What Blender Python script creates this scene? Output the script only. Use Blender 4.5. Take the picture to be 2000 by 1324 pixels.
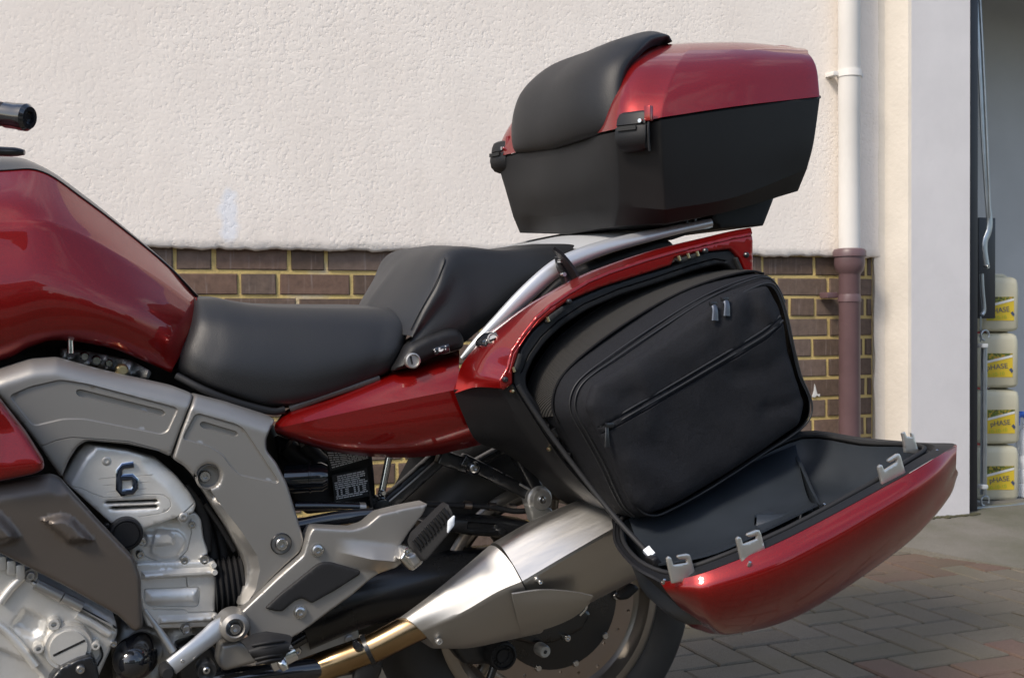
import bpy, bmesh, math, random
import numpy as np
from math import sin, cos, pi, radians, sqrt
from mathutils import Vector, Matrix
from mathutils.geometry import delaunay_2d_cdt

# ------------------------------------------------------------------ camera, sky, sun, exposure
scn = bpy.context.scene
for o in list(bpy.data.objects): bpy.data.objects.remove(o)
COL = scn.collection
F = 2300.0; PHI = radians(22.5); PIT = radians(1.1); ROLL = radians(-.35)
CAM = np.array([0, -2.035, .83])
fwd = np.array([sin(PHI)*cos(PIT), cos(PHI)*cos(PIT), -sin(PIT)])
_r = np.array([cos(PHI), -sin(PHI), 0]); _u = np.cross(_r, fwd)
right = _r*cos(ROLL)+_u*sin(ROLL); up = _u*cos(ROLL)-_r*sin(ROLL)
cd = bpy.data.cameras.new('camera'); cam = bpy.data.objects.new('camera', cd); COL.objects.link(cam)
cam.matrix_world = Matrix(((right[0], up[0], -fwd[0], CAM[0]), (right[1], up[1], -fwd[1], CAM[1]),
                           (right[2], up[2], -fwd[2], CAM[2]), (0, 0, 0, 1)))
cd.sensor_width = 36; cd.lens = F/2000*36; cd.clip_start = .05; cd.clip_end = 2000
cd.dof.use_dof = True; cd.dof.focus_distance = 2.05; cd.dof.aperture_fstop = 16
scn.camera = cam
world = bpy.data.worlds.new('World'); scn.world = world; world.use_nodes = True
wn = world.node_tree.nodes; wl = world.node_tree.links
SUN_EL, SUN_AZ = radians(44), radians(243)      # azimuth measured clockwise from +Y
sky = wn.new('ShaderNodeTexSky'); sky.sky_type = 'NISHITA'; sky.sun_disc = False
sky.sun_elevation = SUN_EL; sky.sun_rotation = SUN_AZ; sky.air_density = 1.0; sky.dust_density = 1.6; sky.ozone_density = 1.0
# broken fair-weather cloud over the whole sky
tcw = wn.new('ShaderNodeTexCoord'); cn = wn.new('ShaderNodeTexNoise'); cn.inputs['Scale'].default_value = 2.4; cn.inputs['Detail'].default_value = 7; cn.inputs['Roughness'].default_value = .58
cmap = wn.new('ShaderNodeVectorMath'); cmap.operation = 'MULTIPLY'; cmap.inputs[1].default_value = (1, 1, 2.2); wl.new(tcw.outputs['Generated'], cmap.inputs[0]); wl.new(cmap.outputs[0], cn.inputs['Vector'])
cr_ = wn.new('ShaderNodeValToRGB'); cr_.color_ramp.elements[0].position = .50; cr_.color_ramp.elements[0].color = (0, 0, 0, 1); cr_.color_ramp.elements[1].position = .68; cr_.color_ramp.elements[1].color = (.5, .5, .5, 1); wl.new(cn.outputs[0], cr_.inputs[0])
cmx = wn.new('ShaderNodeMix'); cmx.data_type = 'RGBA'; wl.new(cr_.outputs[0], cmx.inputs[0]); wl.new(sky.outputs[0], cmx.inputs[6]); cmx.inputs[7].default_value = (8.0, 7.9, 7.9, 1)
wl.new(cmx.outputs[2], wn['Background'].inputs[0]); wn['Background'].inputs[1].default_value = .14
sd = bpy.data.lights.new('sun', 'SUN'); sun = bpy.data.objects.new('sun', sd); COL.objects.link(sun)
sd.energy = 2.1; sd.angle = radians(12); sd.color = (1, .90, .77)
sdir = Vector((sin(SUN_AZ)*cos(SUN_EL), cos(SUN_AZ)*cos(SUN_EL), sin(SUN_EL)))
sun.rotation_euler = sdir.to_track_quat('Z', 'Y').to_euler(); sun.location = (-3, -5, 6)
scn.view_settings.view_transform = 'Standard'; scn.view_settings.look = 'None'
scn.view_settings.exposure = 0.70; scn.view_settings.gamma = 1

# ------------------------------------------------------------------ measuring and mesh helpers
def W(px, py, Y):
    "point of the place seen at a photo pixel, at lateral distance Y from the bike's middle plane"
    d = fwd*F+right*(px-1000)-up*(py-662)
    return CAM+d*((Y-CAM[1])/d[1])
def Gd(px, py, k=.015):
    d = fwd*F+right*(px-1000)-up*(py-662); n = np.array([0, -k, 1.]); return CAM-d*((CAM@n)/(d@n))
def P3(p): return W(*p) if not isinstance(p, np.ndarray) else p
w3 = lambda *a: np.array(a, float)
LEAN = .04
def mir(p): return np.array([p[0], -p[1], p[2]+2*LEAN*abs(p[1])])

MATS = {}
def finish(name, me, mat, parent=None, smooth=40, label=None, cat=None, group=None, kind=None, recalc=False):
    if recalc or smooth:
        bm = bmesh.new(); bm.from_mesh(me)
        if recalc: bmesh.ops.recalc_face_normals(bm, faces=bm.faces)
        for f in bm.faces: f.smooth = bool(smooth)
        bm.to_mesh(me); bm.free()
    if smooth: me.set_sharp_from_angle(angle=radians(smooth))
    co = np.array([v.co for v in me.vertices]); c = Vector((co.min(0)+co.max(0))/2)
    me.transform(Matrix.Translation(-c))
    if mat: me.materials.append(MATS[mat])
    o = bpy.data.objects.new(name, me); COL.objects.link(o); o.location = c
    if parent: setparent(o, parent)
    tag(o, label, cat, group, kind)
    return o
def setparent(o, p): o.parent = p; o.matrix_parent_inverse = Matrix.Translation(-p.location)
def tag(o, label=None, cat=None, group=None, kind=None):
    if label: o['label'] = label
    if cat: o['category'] = cat
    if group: o['group'] = group
    if kind: o['kind'] = kind
    return o
def thing(name, loc, label, cat, group=None):
    o = bpy.data.objects.new(name, None); COL.objects.link(o); o.location = loc; o.empty_display_size = .1
    return tag(o, label, cat, group)
def pyd(verts, faces):
    me = bpy.data.meshes.new('m'); me.from_pydata([tuple(map(float, v)) for v in verts], [], faces); me.update(); return me

def crv(pts, n, closed=False):
    "Catmull-Rom through pts, n samples per segment"
    P = np.array(pts, float); m = len(P)
    if m == 2 and not closed: return np.array([P[0]*(1-t)+P[1]*t for t in np.linspace(0, 1, n+1)])
    if closed: E = np.vstack([P[-1], P, P[0], P[1]]); segs = m
    else: E = np.vstack([2*P[0]-P[1], P, 2*P[-1]-P[-2]]); segs = m-1
    out = []
    for i in range(segs):
        a, b, c, d = E[i:i+4]
        for k in range(n):
            t = k/n; out.append(.5*((2*b)+(c-a)*t+(2*a-5*b+4*c-d)*t*t+(-a+3*b-3*c+d)*t**3))
    if not closed: out.append(P[-1])
    return np.array(out)

def patch_grid(rows, nu=8, nv=5, crease=(), ccrease=()):
    R = [np.array([P3(p) for p in r]) for r in rows]
    def split(arr, n, cr):
        cut = [0]+sorted(cr)+[len(arr)-1]; o = []
        for a, b in zip(cut[:-1], cut[1:]):
            s = crv(arr[a:b+1], n); o += list(s[:-1])
        o.append(arr[-1]); return np.array(o)
    R = [split(r, nu, list(ccrease)) for r in R]
    G = np.array(R)
    return np.array([split(G[:, j], nv, list(crease)) for j in range(G.shape[1])]).transpose(1, 0, 2)
def grid_mesh(G, mirror=False, thick=0, facing=(0, -1, 0)):
    h, w = G.shape[:2]; v = G.reshape(-1, 3); f = []
    q = lambda i, j: i*w+j
    for i in range(h-1):
        for j in range(w-1): f.append((q(i, j), q(i, j+1), q(i+1, j+1), q(i+1, j)))
    if mirror:
        m = np.array([mir(p) for p in v]); n = len(v); v = np.vstack([v, m]); f += [tuple(n+k for k in reversed(t)) for t in f]
    elif thick:
        du = np.gradient(G, axis=1); dv = np.gradient(G, axis=0); N = np.cross(du, dv)
        N /= np.linalg.norm(N, axis=2, keepdims=True)+1e-9
        if (N.reshape(-1, 3)@np.array(facing)).mean() < 0: N = -N
        n = len(v); v = np.vstack([v, (G-N*thick).reshape(-1, 3)])
        f += [tuple(n+k for k in reversed(t)) for t in f]
        B = [q(0, j) for j in range(w)]+[q(i, w-1) for i in range(1, h)]+[q(h-1, j) for j in range(w-2, -1, -1)]+[q(i, 0) for i in range(h-2, 0, -1)]
        for a, b in zip(B, B[1:]+B[:1]): f.append((b, a, n+a, n+b))
    me = pyd(v, f)
    bm = bmesh.new(); bm.from_mesh(me); bmesh.ops.remove_doubles(bm, verts=bm.verts, dist=2e-5)
    bmesh.ops.recalc_face_normals(bm, faces=bm.faces); bm.to_mesh(me); bm.free()
    return me
def patch(name, rows, mat, parent, nu=8, nv=5, crease=(), ccrease=(), mirror=False, thick=.004, smooth=45, facing=(0, -1, 0), **k):
    return finish(name, grid_mesh(patch_grid(rows, nu, nv, crease, ccrease), mirror, thick, facing), mat, parent, smooth, **k)

def tube(name, pts, r, mat, parent, seg=14, n=6, closed=False, caps=True, smooth=50, flat=None, line=False, **k):
    "swept round bar; r a number or one radius for each point; flat=(ratio, direction) squashes the section"
    C = np.array([P3(p) for p in pts]); R = np.full(len(C), r) if np.isscalar(r) else np.array(r, float)
    if line: S = C; Rr = R
    else: S = crv(C, n, closed); Rr = crv(np.c_[R, R, R], n, closed)[:, 0]
    m = len(S); T = np.gradient(S, axis=0) if not closed else np.roll(S, -1, 0)-np.roll(S, 1, 0)
    T /= np.linalg.norm(T, axis=1, keepdims=True)+1e-12
    nrm = np.cross(T[0], [0, 0, 1.]) if abs(T[0][2]) < .9 else np.cross(T[0], [0, 1., 0])
    V = []
    for i in range(m):
        nrm = nrm-T[i]*(nrm@T[i]); nrm /= np.linalg.norm(nrm); b = np.cross(T[i], nrm)
        for s in range(seg):
            a = 2*pi*s/seg; off = (nrm*cos(a)+b*sin(a))*Rr[i]
            if flat is not None:
                d = np.array(flat[1], float); d /= np.linalg.norm(d); off = off-d*(off@d)*(1-flat[0])
            V.append(S[i]+off)
    fs = []; mm = m if closed else m-1
    for i in range(mm):
        for s in range(seg):
            a = i*seg+s; b = i*seg+(s+1) % seg; c = ((i+1) % m)*seg+(s+1) % seg; d = ((i+1) % m)*seg+s
            fs.append((a, b, c, d))
    if caps and not closed: fs += [tuple(range(seg-1, -1, -1)), tuple((m-1)*seg+s for s in range(seg))]
    return finish(name, pyd(V, fs), mat, parent, smooth, recalc=True, **k)

def lathe_mesh(prof, origin, axis, seg=32, flat_ref=None):
    "profile [(radius, along axis)]"
    ax = np.array(axis, float); ax /= np.linalg.norm(ax); o = np.array(origin, float)
    u = np.cross(ax, [0, 0, 1.]) if abs(ax[2]) < .9 else np.cross(ax, [1., 0, 0]); u /= np.linalg.norm(u); v = np.cross(ax, u)
    V = []; fs = []
    for (r, a) in prof:
        for s in range(seg):
            t = 2*pi*s/seg; V.append(o+ax*a+(u*cos(t)+v*sin(t))*max(r, 1e-5))
    for i in range(len(prof)-1):
        for s in range(seg):
            fs.append((i*seg+s, i*seg+(s+1) % seg, (i+1)*seg+(s+1) % seg, (i+1)*seg+s))
    me = pyd(V, fs); bm = bmesh.new(); bm.from_mesh(me); bmesh.ops.remove_doubles(bm, verts=bm.verts, dist=3e-5)
    bmesh.ops.recalc_face_normals(bm, faces=bm.faces); bm.to_mesh(me); bm.free(); return me
def lathe(name, prof, origin, axis, mat, parent, seg=32, smooth=35, **k):
    return finish(name, lathe_mesh(prof, origin, axis, seg), mat, parent, smooth, **k)

def fillet(pts, r=6, n=4):
    "round the corners of a closed pixel outline; a third value sets that corner's own radius"
    out = []; m = len(pts)
    for i in range(m):
        p = np.array(pts[i][:2], float); rr = pts[i][2] if len(pts[i]) > 2 else r
        a = np.array(pts[i-1][:2], float)-p; b = np.array(pts[(i+1) % m][:2], float)-p
        la, lb = np.linalg.norm(a), np.linalg.norm(b); rr = min(rr, la*.45, lb*.45)
        if rr < .5: out.append(p); continue
        A, B = p+a/la*rr, p+b/lb*rr
        for t in np.linspace(0, 1, n+1): out.append(A*(1-t)**2+2*p*t*(1-t)+B*t*t)
    return np.array(out)
def resample(pl, step, closed=True):
    pl = np.array(pl, float); out = []; m = len(pl)
    for i in range(m if closed else m-1):
        a, b = pl[i], pl[(i+1) % m]; n = max(1, int(round(np.linalg.norm(b-a)/step)))
        for k in range(n): out.append(a+(b-a)*k/n)
    if not closed: out.append(pl[-1])
    return np.array(out)
def segdist(P, pl, closed=True):
    A = pl; B = np.roll(pl, -1, 0) if closed else pl[1:]; A = A if closed else pl[:-1]
    d = np.full(len(P), 1e9)
    for a, b in zip(A, B):
        ab = b-a; t = np.clip(((P-a)@ab)/(ab@ab+1e-12), 0, 1); d = np.minimum(d, np.linalg.norm(P-(a+t[:, None]*ab), axis=1))
    return d
def inside(P, pl):
    x, y = P[:, 0], P[:, 1]; c = np.zeros(len(P), bool); j = len(pl)-1
    for i in range(len(pl)):
        xi, yi = pl[i]; xj, yj = pl[j]
        if yi != yj:
            c ^= ((yi > y) != (yj > y)) & (x < (xj-xi)*(y-yi)/(yj-yi)+xi)
        j = i
    return c
def sstep(t): t = np.clip(t, 0, 1); return t*t*(3-2*t)
def pillow(name, outline, Y, mat, parent, h=.006, w=8, thick=.03, res=9, rnd=6, grooves=(), panels=(), holes=(), relief=None, smooth=50, tofun=None, **k):
    """cast or moulded cover: outline in photo pixels at depth Y (number or function), edges rounded over w pixels by h metres,
    grooves [(polyline, half width px, depth m, closed)], panels [(polygon, raise m, edge px)], real holes"""
    rng = np.random.RandomState(len(outline)*7+int(abs(outline[0][0])))
    O = fillet(outline, rnd) if rnd else np.array([p[:2] for p in outline], float)
    O = resample(O, res); H = [resample(fillet(q, 3, 3) if len(q) < 12 else np.array(q, float), res*.7) for q in holes]
    Yf = Y if callable(Y) else (lambda x, y: np.full(np.shape(x), float(Y)))
    mn, mx = O.min(0), O.max(0)
    gx, gy = np.meshgrid(np.arange(mn[0], mx[0], res), np.arange(mn[1], mx[1], res*.87)); gx = gx+(np.arange(gx.shape[0]) % 2)[:, None]*res*.5
    cand = [np.c_[gx.ravel(), gy.ravel()]+rng.uniform(-.08, .08, (gx.size, 2))*res]
    extra = []
    for pl in [O]+H:
        T = np.roll(pl, -1, 0)-np.roll(pl, 1, 0); N = np.c_[-T[:, 1], T[:, 0]]; N /= np.linalg.norm(N, axis=1, keepdims=True)+1e-9
        for fr in (.12, .35, .7, 1.0):
            for s in (1, -1):
                q = pl+N*s*fr*w; ok = segdist(q, O) > fr*w*.85; extra.append(q[ok])
    feats = []          # (polyline, closed): kept as edges so that grooves and steps stay crisp
    def offs(pl, d, cl):
        T = (np.roll(pl, -1, 0)-np.roll(pl, 1, 0)) if cl else np.gradient(pl, axis=0); N = np.c_[-T[:, 1], T[:, 0]]; N /= np.linalg.norm(N, axis=1, keepdims=True)+1e-9; return pl+N*d
    for (pl, hw, dp, cl) in grooves:
        pl = resample(pl, 5, cl); feats += [(pl, cl), (offs(pl, hw, cl), cl), (offs(pl, -hw, cl), cl)]
    for (pg, rs, ed) in panels:
        pg = resample(pg, 5); feats.append((pg, True))
        for fr in (.5, 1):
            q = [offs(pg, s_*ed*fr, True) for s_ in (1, -1)]; q = max(q, key=lambda u: inside(u, pg).sum()); feats.append((q, True))
    pts = [tuple(p) for p in O]; ne = [(i, (i+1) % len(O)) for i in range(len(O))]
    for q in H:
        b = len(pts); pts += [tuple(p) for p in q]; ne += [(b+i, b+(i+1) % len(q)) for i in range(len(q))]
    cell = {}
    def ok(p, m):
        kx, ky = int(p[0]//m), int(p[1]//m)
        for i in (-1, 0, 1):
            for j in (-1, 0, 1):
                for q in cell.get((kx+i, ky+j), ()):
                    if (q[0]-p[0])**2+(q[1]-p[1])**2 < m*m: return False
        cell.setdefault((kx, ky), []).append(p); return True
    m0 = 1.3
    for p in pts: cell.setdefault((int(p[0]//m0), int(p[1]//m0)), []).append(p)
    for pl, cl in feats:
        keep = inside(pl, O) & (segdist(pl, O) > 1.0)
        for q in H: keep &= ~inside(pl, q) & (segdist(pl, q) > .5)
        b0 = len(pts); ids = {}
        for i_, p in enumerate(pl):
            if keep[i_]: ids[i_] = len(pts); pts.append(tuple(p)); cell.setdefault((int(p[0]//m0), int(p[1]//m0)), []).append(tuple(p))
        for i_ in range(len(pl) if cl else len(pl)-1):
            j_ = (i_+1) % len(pl)
            if i_ in ids and j_ in ids: ne.append((ids[i_], ids[j_]))
    for arr, lim in ((extra, .6), (cand, res*.4)):
        for A in arr:
            if len(A) == 0: continue
            A = A[inside(A, O)]
            for q in H: A = A[~inside(A, q)] if len(A) else A
            if len(A): A = A[segdist(A, O) > lim]
            for p in A:
                p = tuple(p)
                if ok(p, m0): pts.append(p)
    vs, es, fs, *_ = delaunay_2d_cdt([Vector(p) for p in pts], ne, [], 0, 1e-4)
    V2 = np.array([v[:] for v in vs]); C = np.array([V2[list(f)].mean(0) for f in fs]); keep = inside(C, O)
    for q in H: keep &= ~inside(C, q)
    fs = [f for f, kk in zip(fs, keep) if kk]
    dist = segdist(V2, O)
    for q in H: dist = np.minimum(dist, segdist(V2, q))
    t = np.clip(dist/max(w, 1e-6), 0, 1); hh = -h*(1-np.sqrt(np.clip(1-(1-t)**2, 0, 1)))
    for (pl, hw, dp, cl) in grooves:
        d = segdist(V2, np.array(pl, float), cl); hh -= dp*np.clip(1-(d/hw)**2, 0, 1)
    for (pg, rs, ed) in panels:
        pg = np.array(pg, float); ins = inside(V2, pg); d = segdist(V2, pg); hh += np.where(ins, rs*sstep(d/ed), 0)
    if relief is not None: hh += relief(V2[:, 0], V2[:, 1])
    yb = np.asarray(Yf(V2[:, 0], V2[:, 1]), float)
    B = np.array([W(p[0], p[1], y) for p, y in zip(V2, yb)]); top = B.copy(); top[:, 1] -= hh
    n = len(top); loops = []
    from collections import defaultdict
    ec = defaultdict(int)
    fs2 = []
    for f in fs:
        fs2.append(tuple(f))
        for a, b in zip(f, tuple(f[1:])+(f[0],)): ec[(a, b)] += 1
    bnd = [(a, b) for (a, b) in ec if (b, a) not in ec]
    idx = {}; V = [p for p in top]
    for a, b in bnd:
        for q in (a, b):
            if q not in idx: idx[q] = len(V); V.append(top[q]+np.array([0, thick, 0]))
    for a, b in bnd: fs2.append((b, a, idx[a], idx[b]))
    return finish(name, pyd(V, fs2), mat, parent, smooth, recalc=True, **k)

def boxm(bm, c, s, rot=None):
    M = Matrix.Translation(c)@(rot or Matrix()).to_4x4()@Matrix.Diagonal((*s, 1)); bmesh.ops.create_cube(bm, size=1, matrix=M)
def box(name, c, s, mat, parent=None, bev=.002, rot=None, seg=2, **k):
    bm = bmesh.new(); bmesh.ops.create_cube(bm, size=1, matrix=Matrix.Diagonal((*s, 1)))
    if bev: bmesh.ops.bevel(bm, geom=bm.edges, offset=min(bev, min(s)*.45), segments=seg, affect='EDGES', profile=.6)
    if rot: bmesh.ops.transform(bm, matrix=rot.to_4x4(), verts=bm.verts)
    bmesh.ops.translate(bm, vec=Vector(c), verts=bm.verts)
    me = bpy.data.meshes.new('m'); bm.to_mesh(me); bm.free()
    return finish(name, me, mat, parent, 35, **k)
def SC(px, Y):  # metres for one pixel at that place
    return float(np.linalg.norm(W(px, 700, Y)-W(px, 701, Y)))
def bolt(px, py, Y, rpx, mat, parent, name='bolt', hgt=.006, seat=None, hexr=.42):
    r = rpx*SC(px, Y); o = W(px, py, Y)
    prof = [(0, hgt*.35), (r*hexr, hgt*.35), (r*hexr, hgt), (r*.78, hgt), (r*.95, hgt*.8), (r, hgt*.5), (r, -.01)]
    if seat: prof = prof[:-1]+[(r, hgt*.1), (r*seat, hgt*.1), (r*seat, -.01)]
    return lathe(name, prof, o, (0, -1, 0), mat, parent, 20)
def disc(px, py, Y, prof, mat, parent, name, axis=(0, -1, 0), seg=36, **k):
    s = SC(px, Y); return lathe(name, [(r*s, a) for r, a in prof], W(px, py, Y), axis, mat, parent, seg, **k)

# ------------------------------------------------------------------ materials
def mat(name, color, rough=.5, metal=0, coat=0, coat_r=.05, spec=.5, bump=None, vary=None, aniso=0, sheen=0, rvar=None, extra=None):
    m = bpy.data.materials.new(name); m.use_nodes = True; nt = m.node_tree; N = nt.nodes; L = nt.links; b = N['Principled BSDF']
    b.inputs['Base Color'].default_value = (*color, 1); b.inputs['Roughness'].default_value = rough; b.inputs['Metallic'].default_value = metal
    b.inputs['Coat Weight'].default_value = coat; b.inputs['Coat Roughness'].default_value = coat_r; b.inputs['Specular IOR Level'].default_value = spec
    b.inputs['Anisotropic'].default_value = aniso
    if sheen: b.inputs['Sheen Weight'].default_value = sheen
    geo = N.new('ShaderNodeNewGeometry')
    def noise(scale, detail=4, vec=None, rough=.55):
        n = N.new('ShaderNodeTexNoise'); n.inputs['Scale'].default_value = scale; n.inputs['Detail'].default_value = detail; n.inputs['Roughness'].default_value = rough
        L.new(vec or geo.outputs['Position'], n.inputs['Vector']); return n
    def mul(vec, s):
        v = N.new('ShaderNodeVectorMath'); v.operation = 'MULTIPLY'; v.inputs[1].default_value = s; L.new(vec, v.inputs[0]); return v.outputs[0]
    if vary:  # (scale, amount): gentle value changes of the surface itself
        n = noise(vary[0], 5); r = N.new('ShaderNodeMapRange'); r.inputs[1].default_value = .3; r.inputs[2].default_value = .7
        r.inputs[3].default_value = 1-vary[1]; r.inputs[4].default_value = 1+vary[1]; L.new(n.outputs[0], r.inputs[0])
        x = N.new('ShaderNodeVectorMath'); x.operation = 'SCALE'; x.inputs[0].default_value = color; L.new(r.outputs[0], x.inputs['Scale']); L.new(x.outputs[0], b.inputs['Base Color'])
    if rvar:
        n = noise(rvar[0], 5); r = N.new('ShaderNodeMapRange'); r.inputs[1].default_value = .3; r.inputs[2].default_value = .7
        r.inputs[3].default_value = max(0, rough-rvar[1]); r.inputs[4].default_value = rough+rvar[1]; L.new(n.outputs[0], r.inputs[0]); L.new(r.outputs[0], b.inputs['Roughness'])
    if bump:  # (scale, strength, distance[, stretch])
        vec = mul(geo.outputs['Position'], bump[3]) if len(bump) > 3 else None
        n = noise(bump[0], 3, vec); bp = N.new('ShaderNodeBump'); bp.inputs['Strength'].default_value = bump[1]; bp.inputs['Distance'].default_value = bump[2]
        L.new(n.outputs[0], bp.inputs['Height']); L.new(bp.outputs[0], b.inputs['Normal'])
    if extra: extra(m, N, L, b, geo, noise, mul)
    MATS[name] = m; return m

def ramp(N, L, src, stops):
    r = N.new('ShaderNodeValToRGB'); e = r.color_ramp.elements
    while len(e) < len(stops): e.new(.5)
    for el, (p, c) in zip(e, stops): el.position = p; el.color = (*c, 1)
    L.new(src, r.inputs[0]); return r
def mixc(N, L, fac, a, b, mode='MIX'):
    m = N.new('ShaderNodeMix'); m.data_type = 'RGBA'; m.blend_type = mode
    for s, v in ((0, fac), (6, a), (7, b)):
        if hasattr(v, 'is_linked'): L.new(v, m.inputs[s])
        elif isinstance(v, (int, float)): m.inputs[s].default_value = v
        else: m.inputs[s].default_value = (*v, 1)
    return m.outputs[2]
def ex_red(m, N, L, b, geo, noise, mul):
    b.inputs['Coat IOR'].default_value = 1.52
    v = N.new('ShaderNodeTexVoronoi'); v.inputs['Scale'].default_value = 1400; L.new(geo.outputs['Position'], v.inputs['Vector'])
    r = ramp(N, L, v.outputs['Color'], [(0, (.16, .0007, .0004)), (1, (.30, .0022, .0012))]); L.new(r.outputs[0], b.inputs['Base Color'])
mat('red_paint', (.30, .002, .003), .36, .6, .85, .01, extra=ex_red)
mat('red_dark', (.16, .003, .005), .35, .4, 1, .04)
mat('gloss_black', (.012, .013, .016), .12, 0, 1, .03)
mat('tank_strip', (.03, .036, .046), .3, .2, .25, .1, .35)
mat('black_plastic', (.008, .008, .009), .52, 0, 0, .05, .35, bump=(900, .25, .0006), rvar=(6, .05))
mat('case_plastic', (.0065, .0065, .007), .54, 0, 0, .05, .33, bump=(1100, .4, .0006), rvar=(4, .06))
mat('rubber', (.011, .011, .012), .68, 0, 0, .05, .4, bump=(300, .2, .0008), rvar=(10, .08))
mat('tyre_rubber', (.022, .021, .020), .62, 0, vary=(14, .25), rvar=(12, .08))
mat('seat_vinyl', (.016, .0165, .018), .47, 0, 0, .05, .45, bump=(650, .5, .0007), rvar=(5, .05))
mat('pad_vinyl', (.010, .010, .011), .5, 0, 0, .05, .4, bump=(650, .5, .0007), rvar=(5, .05))
mat('satin_grey', (.30, .288, .27), .42, .65, .1, .35, bump=(700, .12, .0004), rvar=(5, .04))
mat('warm_grey', (.105, .088, .075), .42, .5, .2, .35, bump=(700, .12, .0004), rvar=(5, .05))
mat('cast_silver', (.68, .665, .63), .46, .6, bump=(420, .35, .0006), vary=(25, .08), rvar=(12, .08))
mat('cast_rough', (.42, .42, .40), .5, .8, bump=(260, .5, .0010), vary=(22, .15), rvar=(14, .1))
mat('polished', (.72, .72, .71), .16, 1, rvar=(30, .05))
mat('steel_bolt', (.55, .55, .55), .26, 1, rvar=(60, .1))
mat('brass_pin', (.65, .55, .33), .3, 1)
mat('satin_steel', (.46, .45, .43), .50, .9, bump=(500, .1, .0003), rvar=(8, .06))
def ex_brush(m, N, L, b, geo, noise, mul):
    ax = W(1250, 1000, -.3)-W(900, 1160, -.3); ax /= np.linalg.norm(ax); bx = np.cross(ax, [0, 1., 0]); bx /= np.linalg.norm(bx); cx = np.cross(ax, bx)
    cb = N.new('ShaderNodeCombineXYZ')
    for i, (v, k) in enumerate(((ax, 3.), (bx, 260.), (cx, 260.))):
        d = N.new('ShaderNodeVectorMath'); d.operation = 'DOT_PRODUCT'; d.inputs[1].default_value = tuple(v*k); L.new(geo.outputs['Position'], d.inputs[0]); L.new(d.outputs['Value'], cb.inputs[i])
    n = noise(1, 3, cb.outputs[0], .5)
    r = N.new('ShaderNodeMapRange'); r.inputs[1].default_value = .3; r.inputs[2].default_value = .7; r.inputs[3].default_value = .34; r.inputs[4].default_value = .40
    L.new(n.outputs[0], r.inputs[0]); L.new(r.outputs[0], b.inputs['Roughness'])
mat('brushed_steel', (.52, .505, .48), .34, 1, extra=ex_brush)
def ex_gold(m, N, L, b, geo, noise, mul):
    n = noise(9, 5); r = ramp(N, L, n.outputs[0], [(.3, (.30, .19, .09)), (.7, (.46, .33, .19))]); L.new(r.outputs[0], b.inputs['Base Color'])
mat('heat_gold', (.5, .37, .2), .22, 1, extra=ex_gold)
mat('black_metal', (.012, .013, .015), .32, .2, .4, .2, rvar=(9, .1))
mat('dark_cavity', (.010, .010, .010), .7)
mat('engine_dark', (.030, .029, .027), .55, .4, bump=(120, .3, .002), vary=(20, .3))
mat('rim_grey', (.30, .27, .235), .32, .85, rvar=(9, .06))
mat('disc_steel', (.34, .28, .24), .36, 1, rvar=(20, .08))
mat('rail_silver', (.52, .53, .54), .34, .6, .2, .2)
mat('rack_silver', (.55, .56, .57), .42, .3)
mat('hook_steel', (.62, .60, .56), .38, .9, rvar=(30, .05))
mat('emblem', (.05, .07, .12), .12, .9, 1, .03)
mat('emblem_rim', (.7, .75, .8), .15, 1)
mat('white_print', (.72, .74, .75), .6)
mat('label_black', (.012, .012, .013), .45)
mat('white_plastic', (.72, .76, .80), .4)
def ex_fabric(m, N, L, b, geo, noise, mul):
    sp = ramp(N, L, noise(520, 3, None, .7).outputs[0], [(.32, tuple(.55*c for c in b.inputs['Base Color'].default_value[:3])), (.72, tuple(1.7*c for c in b.inputs['Base Color'].default_value[:3]))]); L.new(sp.outputs[0], b.inputs['Base Color'])
    n = noise(900, 2); n2 = noise(7, 4)
    ad = N.new('ShaderNodeMath'); ad.operation = 'MULTIPLY_ADD'; ad.inputs[1].default_value = 14; L.new(n2.outputs[0], ad.inputs[0]); L.new(n.outputs[0], ad.inputs[2])
    bp = N.new('ShaderNodeBump'); bp.inputs['Strength'].default_value = .55; bp.inputs['Distance'].default_value = .0011; L.new(ad.outputs[0], bp.inputs['Height']); L.new(bp.outputs[0], b.inputs['Normal'])
mat('nylon', (.0085, .009, .0115), .8, 0, 0, .05, .25, extra=ex_fabric)
mat('nylon_dark', (.006, .006, .007), .85, 0, 0, .05, .2, extra=ex_fabric)
def ex_mesh(m, N, L, b, geo, noise, mul):
    w = N.new('ShaderNodeTexWave'); w.wave_type = 'BANDS'; w.bands_direction = 'DIAGONAL'; w.inputs['Scale'].default_value = 130; L.new(geo.outputs['Position'], w.inputs['Vector'])
    c = ramp(N, L, w.outputs[0], [(.2, (.006, .006, .006)), (.8, (.034, .031, .028))]); L.new(c.outputs[0], b.inputs['Base Color'])
    bp = N.new('ShaderNodeBump'); bp.inputs['Strength'].default_value = .8; bp.inputs['Distance'].default_value = .002; L.new(w.outputs[0], bp.inputs['Height']); L.new(bp.outputs[0], b.inputs['Normal'])
mat('mesh_cloth', (.03, .03, .03), .8, extra=ex_mesh)
mat('piping', (.012, .0125, .014), .5)
mat('tray_plastic', (.022, .027, .034), .36, 0, bump=(500, .15, .0005), vary=(9, .2), rvar=(8, .08))

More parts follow.
